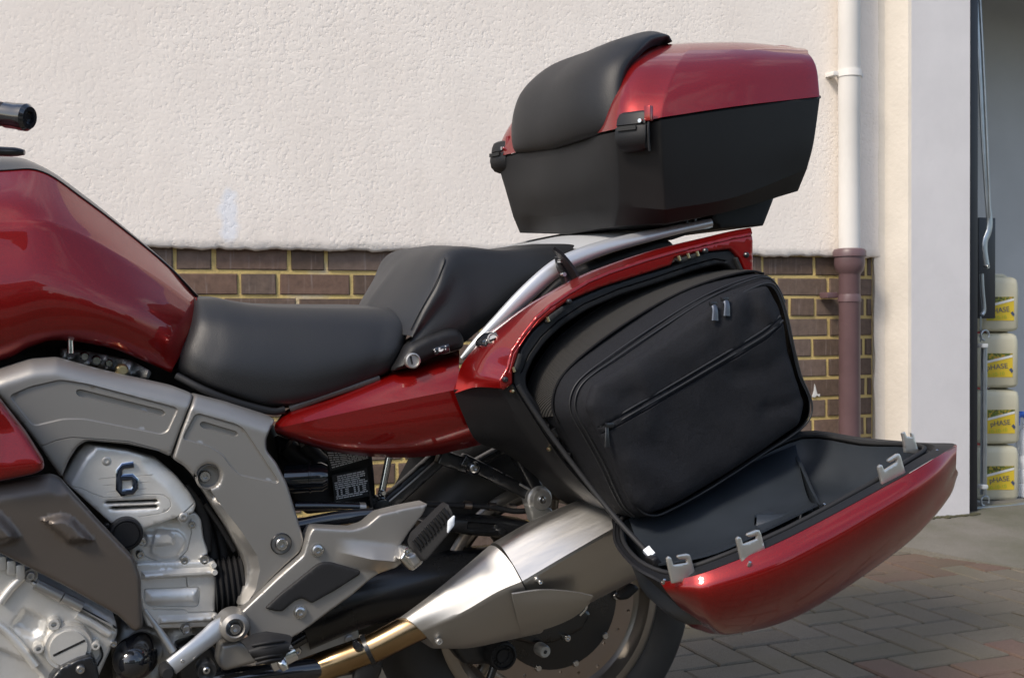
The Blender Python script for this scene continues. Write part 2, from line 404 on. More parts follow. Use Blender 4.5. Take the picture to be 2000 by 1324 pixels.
def ex_stucco(m, N, L, b, geo, noise, mul):
    n1 = noise(80, 4, None, .55); p1 = ramp(N, L, n1.outputs[0], [(.28, (0, 0, 0)), (.46, (.75, .75, .75)), (.80, (1, 1, 1))])
    n2 = noise(170, 4, None, .6); n3 = noise(9, 3)
    iv = N.new('ShaderNodeMath'); iv.operation = 'MULTIPLY_ADD'; iv.inputs[1].default_value = .30; L.new(n2.outputs[0], iv.inputs[0]); L.new(p1.outputs[0], iv.inputs[2])
    i2 = N.new('ShaderNodeMath'); i2.operation = 'MULTIPLY_ADD'; i2.inputs[1].default_value = 1.2; L.new(n3.outputs[0], i2.inputs[0]); L.new(iv.outputs[0], i2.inputs[2])
    bp = N.new('ShaderNodeBump'); bp.inputs['Strength'].default_value = .42; bp.inputs['Distance'].default_value = .006; L.new(i2.outputs[0], bp.inputs['Height']); L.new(bp.outputs[0], b.inputs['Normal'])
    c = ramp(N, L, noise(3.5, 6).outputs[0], [(.3, (.745, .68, .615)), (.7, (.80, .74, .675))])
    dz = N.new('ShaderNodeSeparateXYZ'); L.new(geo.outputs['Position'], dz.inputs[0])
    mrz = N.new('ShaderNodeMapRange'); mrz.inputs[1].default_value = 1.115; mrz.inputs[2].default_value = 1.035; L.new(dz.outputs[2], mrz.inputs[0])
    dn = ramp(N, L, noise(11, 6, mul(geo.outputs['Position'], (1, 1, .6)), .65).outputs[0], [(.48, (0, 0, 0)), (.74, (1, 1, 1))])
    dm = N.new('ShaderNodeMath'); dm.operation = 'MULTIPLY'; L.new(mrz.outputs[0], dm.inputs[0]); L.new(dn.outputs[0], dm.inputs[1]); dm2 = N.new('ShaderNodeMath'); dm2.operation = 'MULTIPLY'; dm2.inputs[1].default_value = .55; L.new(dm.outputs[0], dm2.inputs[0])
    dirt = mixc(N, L, dm2.outputs[0], c.outputs[0], (.30, .28, .24))
    vm = N.new('ShaderNodeMapRange'); vm.inputs[1].default_value = .35; vm.inputs[2].default_value = .65; vm.inputs[3].default_value = .17; vm.inputs[4].default_value = .34; L.new(noise(1.7, 4).outputs[0], vm.inputs[0]); L.new(vm.outputs[0], bp.inputs['Strength'])
    # chalky run of spilt paint low on the wall
    p = Vector(W(448, 425, 1.57)); d = N.new('ShaderNodeVectorMath'); d.operation = 'SUBTRACT'; d.inputs[1].default_value = p; L.new(geo.outputs['Position'], d.inputs[0])
    s = N.new('ShaderNodeVectorMath'); s.operation = 'MULTIPLY'; s.inputs[1].default_value = (15, 0, 6.0); L.new(d.outputs[0], s.inputs[0])
    ln = N.new('ShaderNodeVectorMath'); ln.operation = 'LENGTH'; L.new(s.outputs[0], ln.inputs[0])
    a = N.new('ShaderNodeMath'); a.operation = 'MULTIPLY_ADD'; a.inputs[1].default_value = .9; L.new(noise(22, 4).outputs[0], a.inputs[0]); L.new(ln.outputs['Value'], a.inputs[2])
    r = ramp(N, L, a.outputs[0], [(.9, (.6, .6, .6)), (1.0, (0, 0, 0))]); r.color_ramp.elements[0].position = .75
    L.new(mixc(N, L, r.outputs[0], dirt, (.70, .745, .82)), b.inputs['Base Color'])
mat('stucco', (.7, .67, .65), .9, extra=ex_stucco)
def ex_brick(m, N, L, b, geo, noise, mul):
    oi = N.new('ShaderNodeObjectInfo')
    c = ramp(N, L, oi.outputs['Random'], [(0, (.096, .063, .045)), (.35, (.126, .086, .064)), (.7, (.146, .106, .084)), (1, (.155, .090, .062))])
    n = noise(38, 6, None, .65); r = ramp(N, L, n.outputs[0], [(.3, (.72, .72, .72)), (.7, (1.2, 1.2, 1.2))])
    c2 = mixc(N, L, 1.0, c.outputs[0], r.outputs[0], 'MULTIPLY')
    st = noise(16, 4, mul(geo.outputs['Position'], (6, 1, .35))); r2 = ramp(N, L, st.outputs[0], [(.60, (0, 0, 0)), (.72, (.35, .35, .35))])
    c3 = mixc(N, L, r2.outputs[0], c2, (.30, .25, .23)); L.new(c3, b.inputs['Base Color'])
    bp = N.new('ShaderNodeBump'); bp.inputs['Strength'].default_value = .5; bp.inputs['Distance'].default_value = .003; L.new(n.outputs[0], bp.inputs['Height']); L.new(bp.outputs[0], b.inputs['Normal'])
mat('brick', (.12, .08, .07), .8, extra=ex_brick)
def ex_mortar(m, N, L, b, geo, noise, mul):
    n = noise(120, 5); r = ramp(N, L, noise(6, 5).outputs[0], [(.3, (.44, .33, .14)), (.6, (.60, .45, .17)), (.75, (.55, .45, .29))]); L.new(r.outputs[0], b.inputs['Base Color'])
    bp = N.new('ShaderNodeBump'); bp.inputs['Strength'].default_value = .8; bp.inputs['Distance'].default_value = .004; L.new(n.outputs[0], bp.inputs['Height']); L.new(bp.outputs[0], b.inputs['Normal'])
mat('mortar', (.38, .3, .17), .95, extra=ex_mortar)
mat('pipe_cream', (.66, .64, .61), .38, 0, vary=(5, .05))
mat('pipe_maroon', (.115, .068, .072), .42, 0, vary=(9, .12), bump=(60, .15, .002))
mat('masonry_white', (.65, .625, .62), .7, 0, bump=(40, .25, .004), vary=(4, .05))
mat('masonry_sunlit', (.62, .57, .50), .8, 0, bump=(60, .35, .005), vary=(6, .06))  # white masonry for the return face, warm sunlight put into its colour
mat('garage_wall', (.42, .43, .43), .8, 0, bump=(30, .2, .004), vary=(3, .06))
mat('door_black', (.012, .012, .016), .4)
mat('zinc', (.40, .43, .45), .35, .9, vary=(18, .12))
mat('can_plastic', (.52, .49, .36), .42, 0, vary=(8, .05))
mat('label_yellow', (.62, .45, .03), .45)
mat('label_green', (.35, .42, .04), .45)
mat('label_white', (.65, .65, .62), .45)
mat('ink_blue', (.05, .07, .13), .5)
mat('cap_red', (.5, .02, .02), .4)
mat('trigger_blue', (.02, .10, .45), .4)
def ex_clear(m, N, L, b, geo, noise, mul): b.inputs['Transmission Weight'].default_value = .35; b.inputs['IOR'].default_value = 1.2
mat('clear_plastic', (.8, .82, .85), .2, extra=ex_clear)
def ex_fruit(m, N, L, b, geo, noise, mul):
    r = ramp(N, L, noise(90, 3).outputs[0], [(.35, (.06, .03, .01)), (.5, (.10, .16, .02)), (.62, (.45, .30, .03)), (.75, (.30, .03, .02))]); L.new(r.outputs[0], b.inputs['Base Color'])
mat('label_fruit', (.2, .15, .05), .45, extra=ex_fruit)
def paver_mat(name, cols):
    def ex(m, N, L, b, geo, noise, mul):
        oi = N.new('ShaderNodeObjectInfo'); c = ramp(N, L, oi.outputs['Random'], [(i/(len(cols)-1), q) for i, q in enumerate(cols)])
        f = noise(420, 4, None, .7); r = ramp(N, L, f.outputs[0], [(.32, (.55, .55, .55)), (.5, (1, 1, 1)), (.7, (1.5, 1.5, 1.5))])
        c2 = mixc(N, L, 1.0, c.outputs[0], r.outputs[0], 'MULTIPLY')
        g = ramp(N, L, noise(2.6, 6, None, .6).outputs[0], [(.42, (0, 0, 0)), (.7, (.55, .55, .55))])
        c3 = mixc(N, L, g.outputs[0], c2, (.088, .080, .048)); L.new(c3, b.inputs['Base Color'])
        bp = N.new('ShaderNodeBump'); bp.inputs['Strength'].default_value = .6; bp.inputs['Distance'].default_value = .003; L.new(f.outputs[0], bp.inputs['Height']); L.new(bp.outputs[0], b.inputs['Normal'])
    mat(name, cols[0], .9, extra=ex)
paver_mat('paver_grey', [(.112, .097, .074), (.136, .117, .090), (.122, .103, .080), (.152, .132, .104)])
paver_mat('paver_red', [(.128, .080, .062), (.146, .092, .072), (.118, .074, .057)])
def ex_sand(m, N, L, b, geo, noise, mul):
    r = ramp(N, L, noise(9, 6).outputs[0], [(.35, (.030, .034, .014)), (.65, (.055, .050, .032))]); L.new(r.outputs[0], b.inputs['Base Color'])
    bp = N.new('ShaderNodeBump'); bp.inputs['Strength'].default_value = .8; bp.inputs['Distance'].default_value = .006; L.new(noise(150, 4).outputs[0], bp.inputs['Height']); L.new(bp.outputs[0], b.inputs['Normal'])
mat('joint_sand', (.05, .05, .03), .95, extra=ex_sand)
def ex_conc(m, N, L, b, geo, noise, mul):
    f = noise(300, 5, None, .7); c = ramp(N, L, noise(3, 6, None, .6).outputs[0], [(.35, (.105, .102, .072)), (.6, (.16, .148, .125)), (.8, (.19, .178, .155))])
    r = ramp(N, L, f.outputs[0], [(.3, (.6, .6, .6)), (.7, (1.35, 1.35, 1.35))]); L.new(mixc(N, L, 1.0, c.outputs[0], r.outputs[0], 'MULTIPLY'), b.inputs['Base Color'])
    bp = N.new('ShaderNodeBump'); bp.inputs['Strength'].default_value = .6; bp.inputs['Distance'].default_value = .004; L.new(f.outputs[0], bp.inputs['Height']); L.new(bp.outputs[0], b.inputs['Normal'])
mat('concrete', (.17, .16, .14), .92, extra=ex_conc)
mat('garage_floor', (.36, .36, .34), .8, vary=(5, .1), bump=(90, .3, .003))
mat('hedge_leaf', (.035, .06, .02), .7, vary=(2, .4))
mat('roof_tile', (.10, .05, .04), .8, vary=(3, .2)); mat('house_wall_paint', (.45, .40, .34), .9, vary=(2, .08)); mat('window_glass', (.03, .035, .04), .08)
mat('puller', (.10, .11, .13), .3, .7)
mat('moss', (.055, .052, .026), .95, vary=(30, .3))

# ------------------------------------------------------------------ the setting: ground
random.seed(4); rs = np.random.RandomState(3)
KG = .015
def gz(y): return KG*y
def sheet(name, quad, mat_, z=0, **k):
    return finish(name, pyd([(x, y, gz(y)+z) for x, y in quad], [tuple(range(len(quad)))]), mat_, None, 0, kind='structure', **k)
far = 60
ground = finish('ground', pyd([(-far, -far, gz(-far)-.03), (far, -far, gz(-far)-.03), (far, 2.6, gz(2.6)-.03), (-far, 2.6, gz(2.6)-.03)], [(0, 1, 2, 3)]), 'concrete', None, 0, kind='structure', label='concrete ground reaching away from the house')
drive = finish('driveway', pyd([(x, y, gz(y)-.012) for x, y in ((-1.6, -3.2), (4.6, -3.2), (4.6, 1.57), (-1.6, 1.57))], [(0, 1, 2, 3)]), 'joint_sand', None, 0, kind='structure', label='block paved driveway with mossy joints')
# pavers 200 x 100 laid in herringbone, with red bands running along the house
PAVM = {}
def paver_mesh(key, lx, ly):
    if key in PAVM: return PAVM[key]
    bm = bmesh.new(); bmesh.ops.create_cube(bm, size=1, matrix=Matrix.Diagonal((lx, ly, .05, 1)))
    ed = [e for e in bm.edges if all(v.co.z > 0 for v in e.verts)]
    bmesh.ops.bevel(bm, geom=ed, offset=.004, segments=1, affect='EDGES')
    for v in bm.verts:
        if v.co.z > .015: v.co.z += rs.uniform(-.0008, .0008)
    me = bpy.data.meshes.new('paver'); bm.to_mesh(me); bm.free()
    for p in me.polygons: p.use_smooth = False
    PAVM[key] = me; return me
slope_rot = math.atan(KG)
rest_bm = {'paver_grey': bmesh.new(), 'paver_red': bmesh.new()}
cells = []
A0, B0 = Gd(1290+540/5.714, 1150+530/5.714)[0], .535
def visible(x, y):
    d = np.array([x, y, gz(y)])-CAM; z = d@fwd
    if z < .2: return 1e9
    px, py = 1000+F*(d@right)/z, 662-F*(d@up)/z
    if px < -40 or px > 2040 or py > 1360: return 1e9
    return abs(px-1650)+.4*abs(py-1250)
U = .1
for i in range(-40, 42):
    for j in range(-40, 24):
        # herringbone: cell (i, j); block starts where (i+j)%4==0 horizontal, ==2 vertical
        k = (i-j) % 4
        x0, y0 = A0+i*U, B0-j*U
        if k == 0: cells.append((x0+U, y0-U/2, 2*U, U))
        elif k == 3: cells.append((x0+U/2, y0-U, U, 2*U))
RED = [(-.13, .17), (.865, 1.12)]
def band(y):
    for a, b in RED:
        if a < y < b: return True
    return False
pav_list = []
for (x, y, lx, ly) in cells:
    if not (-1.55 < x < 4.5 and -3.1 < y < 1.5): continue
    if y > .875: 
        pass
    pav_list.append((visible(x, y), x, y, lx, ly))
pav_list.sort()
RED_M = lambda y: 'paver_red' if band(y) else 'paver_grey'
def in_apron(x, y):   # concrete apron in front of the garage
    return y > 1.165-(x-2.767)*2.07 and y > .80
nb = 0
for vis, x, y, lx, ly in pav_list:
    if in_apron(x-.12, y): continue
    mname = RED_M(y); gap = .007
    if vis < 1e8 and nb < 300:
        me = paver_mesh((lx > ly, mname, nb % 5), lx-gap, ly-gap)
        if not me.materials: me.materials.append(MATS[mname])
        o = bpy.data.objects.new('paver', me); COL.objects.link(o); o.location = (x, y, gz(y)-.025+rs.uniform(-.0012, .0012))
        o.rotation_euler = (slope_rot+rs.uniform(-.006, .006), rs.uniform(-.006, .006), rs.uniform(-.008, .008)); setparent(o, drive); nb += 1
    else:
        boxm(rest_bm[mname], (x, y, gz(y)-.025), (lx-gap, ly-gap, .05))
for mname, bm in rest_bm.items():
    me = bpy.data.meshes.new('m'); bm.to_mesh(me); bm.free(); o = finish('paver_field', me, mname, drive, 0, kind='stuff')
# apron of concrete rising to the garage
ap = [(2.60, 1.45), (2.767, 1.165), (2.90, .89), (2.94, .80), (4.6, .80), (4.6, 1.62), (2.60, 1.62)]
zA = lambda x, y: gz(y)+.004+.035*max(0, (y-.9)/.6)
bmv = [(x, y, zA(x, y)) for x, y in ap]+[(x, y, zA(x, y)-.06) for x, y in ap]
finish('garage_apron', pyd(bmv, [tuple(range(7))]+[(i, (i+1) % 7, 7+(i+1) % 7, 7+i) for i in range(7)]), 'concrete', None, 0, recalc=True, kind='structure', label='mossy concrete apron before the garage')

# ------------------------------------------------------------------ house wall: roughcast over a brick plinth
WY = 1.579
wall = thing('house_wall', (1.2, WY, 0), 'cream roughcast house wall above a dark brick plinth', 'wall')
ze = lambda X: float(W(418, 486, WY)[2])-.002*0+(X-.55)*.0035
X0, X1 = -1.0, 2.985
# roughcast panel with a ragged lower edge
nx, nz = 420, 3
vv = []; xs = np.linspace(X0, X1+.075, nx); rag = np.cumsum(rs.normal(0, 1, nx)); rag -= np.convolve(rag, np.ones(31)/31, 'same'); rag = np.clip(rag*.0016, -.006, .006)
for x, r in zip(xs, rag): vv += [(x, WY-.018+abs(r)*.5, ze(x)+r-.002), (x, WY-.024, ze(x)+r+.006), (x, WY-.020, ze(x)+.03), (x, WY-.020, 3.4), (x, WY, ze(x)+r)]
ff = []
for i in range(nx-1):
    a, b = 5*i, 5*i+5; ff += [(a+4, b+4, b, a), (a, b, b+1, a+1), (a+1, b+1, b+2, a+2), (a+2, b+2, b+3, a+3)]
finish('roughcast_panel', pyd(vv, ff), 'stucco', wall, 60)
# mortar bed
finish('mortar_bed', pyd([(X0, WY+.0045, -.05), (X1, WY+.0045, -.05), (X1, WY+.0045, 1.08), (X0, WY+.0045, 1.08)], [(0, 1, 2, 3)]), 'mortar', wall, 0)
def wx(px, py): return float(W(px, py, WY)[0])
zj1 = float(W(584, 531.8, WY)[2]); CH = .0752
rows_known = {0: [418.2, 566, 638, 1489.8, 1591.4, 1692], 1: [468.6, 543.8, 687.8, 1517.4, 1618.2], 2: [435, 582.2, 1542.6, 1593, 1691], 3: [520, 668, 1619], 4: [470, 545, 1587, 1688], 5: [430, 580, 1617],
              6: [500, 640, 1560, 1692], 7: [460, 608, 1614.8], 8: [430, 505, 650, 1588, 1690]}
BRM = {}
def brick_mesh(L, H, var):
    key = (round(L, 3), round(H, 3), var)
    if key in BRM: return BRM[key]
    r2 = np.random.RandomState(hash(key) % 9999)
    bm = bmesh.new(); bmesh.ops.create_cube(bm, size=1, matrix=Matrix.Diagonal((L, .06, H, 1)))
    ed = [e for e in bm.edges if all(v.co.y < 0 for v in e.verts)]
    bmesh.ops.bevel(bm, geom=ed, offset=.003, segments=2, affect='EDGES')
    for v in bm.verts: v.co.x += r2.uniform(-.0012, .0012); v.co.z += r2.uniform(-.0012, .0012)
    me = bpy.data.meshes.new('brick'); bm.to_mesh(me); bm.free(); me.materials.append(MATS['brick'])
    for p in me.polygons: p.use_smooth = True
    me.set_sharp_from_angle(angle=radians(50)); BRM[key] = me; return me
for r in range(14):
    zt = zj1+CH-.0055 if r else None
    ztop = zj1+CH*(1-r)-.006; zb = zj1-CH*r+.006
    if r == 0: ztop = ze(.6)+.004
    if zb < -.02: break
    kn = rows_known.get(r, [rs.uniform(430, 520), rs.uniform(1500, 1600)]); J = [wx(p, 620) for p in kn]
    left = J[0]; seq = [J[0]]; hd = True
    while left > X0: left -= (.1125 if (hd and r % 2 == 0) else .225); hd = not hd; seq.append(left)
    full = sorted(seq)[1:] if seq else []
    full = sorted(set([X0]+[q for q in full if q > X0+.04]))
    for a, b in zip(J[:-1], J[1:]):
        g = b-a
        if g < .3: full.append(b); continue
        n = round(g/.225); full += [a+g*(k+1)/n for k in range(n)]
    last = full[-1]
    while X1-last > .26: last += .225 if (X1-last) > .3 else .1125; full.append(last)
    if X1-full[-1] > .03: full.append(X1)
    else: full[-1] = X1
    for a, b in zip(full[:-1], full[1:]):
        if b-a < .03: continue
        me = brick_mesh(b-a-.0125, ztop-zb, random.randint(0, 2))
        o = bpy.data.objects.new('brick', me); COL.objects.link(o)
        o.location = ((a+b)/2, WY+.03+rs.uniform(-.0015, .0015), (ztop+zb)/2); o.rotation_euler = (0, rs.uniform(-.004, .004), rs.uniform(-.004, .004)); setparent(o, wall)
# white splash on one brick
pillow('paint_splash', [(1586, 775), (1590, 762), (1591, 749), (1593, 755), (1595, 764), (1597, 770), (1602, 769), (1601, 775), (1596, 772), (1592, 776)], WY-.0015, 'label_white', wall, h=.0005, w=1, thick=.001, res=3, rnd=1)

# ------------------------------------------------------------------ garage corner
PY = 1.46
XA, XB = float(W(1780, 600, PY)[0]), float(W(1894, 600, PY)[0])
pier = thing('garage_pier', (XA, PY, 0), 'smooth white painted masonry pier between brick plinth and garage opening', 'pillar')
me = pyd([(XA, PY, -.02), (XB, PY, -.02), (XB, PY, 3.4), (XA, PY, 3.4), (XB, PY+.35, -.02), (XB, PY+.35, 3.4)], [(0, 1, 2, 3), (1, 4, 5, 2)])
finish('front_face', me, 'masonry_white', pier, 0)
nr = 60; vv = []; 
for i in range(nr):
    z = -.02+3.42*i/(nr-1); vv += [(XA, PY, z), (XA-.012, PY+.004, z), (X1+.03, WY-.03, z), (X1-.005+rs.uniform(-.004, .004), WY-.014, z), (X1+.01, WY+.03, z)]
ff = [(5*i+k, 5*i+k+1, 5*i+k+6, 5*i+k+5) for i in range(nr-1) for k in range(4)]
finish('return_face', pyd(vv, ff), 'masonry_sunlit', pier, 30)
gar = thing('garage', (XB+.6, PY+.3, 0), 'open garage interior with pale grey block wall behind the jerrycans', 'garage')
finish('rear_wall', pyd([(XB-.3, 2.35, -.05), (6.5, 2.35, -.05), (6.5, 2.35, 2.6), (XB-.3, 2.35, 2.6)], [(0, 1, 2, 3)]), 'garage_wall', gar, 0)
finish('floor_slab', pyd([(XB-.3, 1.53, .055), (6.5, 1.53, .055), (6.5, 2.35, .062), (XB-.3, 2.35, .062), (XB-.3, 1.53, -.05), (6.5, 1.53, -.05)], [(0, 1, 2, 3), (0, 4, 5, 1)]), 'garage_floor', gar, 0)
finish('ceiling', pyd([(XB-.3, 1.55, 2.45), (6.5, 1.55, 2.45), (6.5, 2.35, 2.45), (XB-.3, 2.35, 2.45)], [(0, 1, 2, 3)]), 'garage_wall', gar, 0)
box('lintel', (XB+1.9, PY+.06, 2.9), (3.8, .12, 1.2), 'masonry_white', gar, .004)
finish('side_wall', pyd([(6.5, 1.46, -.05), (6.5, 2.35, -.05), (6.5, 2.35, 2.45), (6.5, 1.46, 2.45)], [(0, 1, 2, 3)]), 'garage_wall', gar, 0)
box('threshold_bar', (XB+1.2, 1.545, .062), (2.4, .03, .012), 'zinc', gar, .003)
frame = thing('garage_door_frame', (XB+.03, PY+.06, 0), 'black steel side post of the garage door frame', 'door frame')
Xf0, Xf1 = float(W(1893, 600, 1.50)[0]), float(W(1908, 600, 1.50)[0])
box('post', ((Xf0+Xf1)/2, 1.53, 1.3), (Xf1-Xf0, .07, 2.56), 'door_black', frame, .003)
Xp0, Xp1 = float(W(1914, 500, 1.62)[0]), float(W(1946, 500, 1.62)[0]); zp0, zp1 = float(W(1930, 622, 1.62)[2]), float(W(1930, 425, 1.62)[2])
box('spring_cover', ((Xp0+Xp1)/2, 1.64, (zp0+zp1)/2), (Xp1-Xp0, .03, zp1-zp0), 'door_black', frame, .002)
box('guide_channel', (float(W(1904, 400, 1.57)[0]), 1.575, 1.15), (.022, .02, 1.1), 'door_black', frame, .002)
arm = thing('garage_door_arm', tuple(W(1925, 520, 1.56)), 'galvanised steel lifting arm leaning inside the garage opening', 'door arm')
tube('lever', [(1906, -40, 1.55), (1914, 110, 1.55), (1922, 280, 1.55), (1930, 400, 1.55), (1933, 432, 1.55), (1931, 452, 1.55), (1924, 470, 1.55), (1923, 490, 1.55), (1927, 518, 1.55)], .014, 'zinc', arm, n=5, flat=(.5, (0, 1, 0)))
tube('rib', [(1912, -40, 1.54), (1920, 110, 1.54), (1928, 280, 1.54), (1934, 425, 1.54)], .004, 'zinc', arm, n=3)
bolt(1927, 521, 1.545, 4, 'steel_bolt', arm, hgt=.01)
lift = thing('spring_linkage', tuple(W(1921, 610, 1.57)), 'thin bent steel linkage with chain hanging below the lifting arm', 'linkage')
tube('link_bar', [(1917, 535, 1.57), (1919, 570, 1.57), (1922, 605, 1.57), (1918, 615, 1.57)], .008, 'zinc', lift)
zs = np.linspace(622, 664, 7)
for i, y in enumerate(zs):
    a = .004; c = W(1915.5, y, 1.57)
    tube('chain_link', [c+w3(a*cos(t)*(1 if i % 2 else .35), a*sin(t)*0, .008*sin(t)) for t in np.linspace(0, 2*pi, 9)[:-1]], .0017, 'zinc', lift, seg=6, n=2, closed=True)
rail = thing('spring_tube', tuple(W(1922, 990, 1.56)), 'upright grey metal tube with white clips beside the jerrycans', 'tube')
tube('shaft', [(1922, 676, 1.56), (1921, 965, 1.56)], .0125, 'zinc', rail)
for y in (675, 950): box('clip', tuple(W(1919, y, 1.545)), (.03, .03, .016), 'label_white', rail, .003)
for y, r in ((655, .02), (978, .02)):
    tube('end_hook', [W(1924, y, 1.56)+w3(r*cos(t), 0, r*sin(t)) for t in np.linspace(-.5, 4.6, 9)], .004, 'zinc', rail, seg=8, n=3)

# jerrycans
def text_mesh(txt, size, ext=.0004):
    cu = bpy.data.curves.new('t', 'FONT'); cu.body = txt; cu.size = size; cu.extrude = ext; cu.align_x = 'CENTER'; cu.align_y = 'CENTER'
    o = bpy.data.objects.new('t', cu); COL.objects.link(o); dg = bpy.context.evaluated_depsgraph_get(); me = bpy.data.meshes.new_from_object(o.evaluated_get(dg))
    bpy.data.objects.remove(o); bpy.data.curves.remove(cu)
    me.transform(Matrix.Rotation(pi/2, 4, 'X')); return me
def rbox_ring(cx, cy, hx, hy, r, z, n=5):
    o = []
    for (sx, sy, a0) in ((1, 1, 0), (-1, 1, pi/2), (-1, -1, pi), (1, -1, 3*pi/2)):
        for t in np.linspace(0, pi/2, n): o.append((cx+sx*(hx-r)+r*cos(a0+t), cy+sy*(hy-r)+r*sin(a0+t), z))
    return o
def loft(rings, cap=True):
    n = len(rings[0]); V = [p for r in rings for p in r]; f = []
    for i in range(len(rings)-1):
        for s in range(n): f.append((i*n+s, i*n+(s+1) % n, (i+1)*n+(s+1) % n, (i+1)*n+s))
    if cap: f += [tuple(range(n-1, -1, -1)), tuple((len(rings)-1)*n+s for s in range(n))]
    return pyd(V, f)
def jerrycan(loc, rz, label):
    t = thing('jerrycan', (0, 0, 0), label, 'jerrycan', 'jerrycans stacked in the garage')
    hx, hy = .088, .065
    prof = [(0, .78), (.004, .92), (.014, 1), (.15, 1), (.178, .985), (.195, .93), (.203, .80), (.206, .60)]
    finish('body', loft([rbox_ring(0, 0, hx*s, hy*s, .026*s, z*1.09) for z, s in prof]), 'can_plastic', t, 45, recalc=True)
    lathe('cap', [(0, .03), (.019, .03), (.021, .026), (.021, .0), (.017, -.004)], (-.045, 0, .214), (0, 0, 1), 'cap_red', t, 18)
    tube('handle', [w3(.06, 0, .205), w3(.05, 0, .226), w3(.02, 0, .229), w3(-.005, 0, .226), w3(-.012, 0, .21)], .009, 'can_plastic', t, seg=10)
    lb = box('label_sheet', (.002, -hy-.0012, .093), (.116, .0012, .098), 'label_yellow', t, 0)
    finish('fruit_picture', pyd([(-.055, -hy-.0026, .142), (.059, -hy-.0026, .142), (.059, -hy-.0026, .134), (-.055, -hy-.0026, .106)], [(0, 1, 2, 3)]), 'label_fruit', lb, 0)
    finish('white_stripe', pyd([(-.055, -hy-.0030, .108), (.059, -hy-.0030, .136), (.059, -hy-.0030, .126), (-.055, -hy-.0030, .098)], [(0, 1, 2, 3)]), 'label_white', lb, 0)
    for txt, sz, x, z, mt in (('pHASE', .030, -.002, .086, 'ink_blue'), ('10-10-10', .022, -.012, .055, 'label_green')):
        me = text_mesh(txt, sz); me.transform(Matrix.Translation((x, -hy-.003, z)) @ Matrix.Rotation(radians(-6), 4, 'Y')); finish('printed_text', me, mt, lb, 0)
    finish('leaf_mark', pyd([(.045, -hy-.003, .075), (.054, -hy-.003, .083), (.062, -hy-.003, .07), (.056, -hy-.003, .06)], [(0, 1, 2, 3)]), 'ink_blue', lb, 0)
    return t
def place(t, loc, rz): t.location = loc; t.rotation_euler = (0, 0, rz)
def dup(root, label):
    r = root.copy(); COL.objects.link(r); r['label'] = label
    for ch in list(root.children):
        c = ch.copy(); COL.objects.link(c); c.parent = r; c.matrix_parent_inverse = ch.matrix_parent_inverse
        for g in list(ch.children):
            d = g.copy(); COL.objects.link(d); d.parent = c; d.matrix_parent_inverse = g.matrix_parent_inverse
    return r
can0 = jerrycan((0, 0, 0), 0, 'cream plastic jerrycan with yellow label, lowest of the garage stack')
CY = 1.73; zs = [float(W(1950, y, CY)[2]) for y in (983, 869, 756, 645)]; CX = float(W(1939, 800, CY)[0])
labs = [None, 'cream plastic jerrycan with yellow label, second from the floor', 'cream plastic jerrycan with yellow label, third from the floor', 'cream plastic jerrycan half hidden by black panel, topmost of stack']
for i, z in enumerate(zs):
    c = can0 if i == 0 else dup(can0, labs[i]); place(c, (CX+rs.uniform(-.004, .004), CY, .06 if i == 0 else .06+.232*i), radians(-24+rs.uniform(-6, 6)))
bt = thing('spray_bottle', tuple(W(1999, 975, 1.70)), 'clear plastic spray bottle with blue trigger at the garage edge', 'bottle')
bo = w3(*W(2003, 975, 1.70)); bo[2] = .062
lathe('bottle', [(0, .0), (.036, .0), (.039, .01), (.039, .05), (.036, .056), (.039, .062), (.039, .11), (.036, .116), (.039, .122), (.039, .17), (.036, .176), (.039, .182), (.039, .22), (.028, .27), (.014, .285), (.014, .31), (0, .31)], bo, (0, 0, 1), 'clear_plastic', bt, 24)
tube('trigger', [bo+w3(.02, 0, .325), bo+w3(-.015, 0, .345), bo+w3(-.045, 0, .338), bo+w3(-.05, 0, .30)], .013, 'trigger_blue', bt, seg=10)

# ------------------------------------------------------------------ downpipe
dp = thing('downpipe', tuple(W(1658, 1000, WY-.07)), 'cream plastic downpipe entering a maroon cast iron pipe on the wall', 'downpipe')
DY = WY-.075; xp = float(W(1659, 300, DY)[0]); rp = (1680.5-1638.5)/2*SC(1660, DY)
z_s = float(W(1658, 497, DY)[2])
lathe('upper_pipe', [(rp, 0), (rp, .56), (rp*1.03, .563), (rp*1.03, 2.4)], (xp, DY, z_s-.03), (0, 0, 1), 'pipe_cream', dp, 32)
zc = float(W(1660, 145, DY)[2])
cl = lathe('pipe_clip', [(rp*1.02, -.012), (rp*1.12, -.012), (rp*1.12, .012), (rp*1.02, .012)], (xp, DY, zc), (0, 0, 1), 'pipe_cream', dp, 32)
box('clip_lug', (xp+rp*1.35, DY+.03, zc), (.03, .05, .016), 'pipe_cream', cl, .002); box('clip_lug', (xp-rp*1.3, DY+.03, zc), (.03, .05, .016), 'pipe_cream', cl, .002)
rm = rp*.98
lathe('lower_pipe', [(rm, -1.3), (rm, -.075), (rm*1.05, -.07), (rm*1.28, -.06), (rm*1.42, -.035), (rm*1.42, -.01), (rm*1.55, -.008), (rm*1.55, .010), (rm*1.42, .018), (rm*1.1, .022), (rm*.9, .018)], (xp, DY, z_s), (0, 0, 1), 'pipe_maroon', dp, 36)
zk = float(W(1660, 585, DY)[2])
ck = lathe('socket_band', [(rm, -.008), (rm*1.08, -.008), (rm*1.08, .006), (rm, .02)], (xp, DY, zk), (0, 0, 1), 'pipe_maroon', dp, 32)
box('ear', (xp-rm*1.5, DY+.045, zk+.016), (.05, .05, .022), 'pipe_maroon', ck, .005); box('ear', (xp+rm*1.4, DY+.05, zk+.016), (.03, .04, .02), 'pipe_maroon', ck, .004)

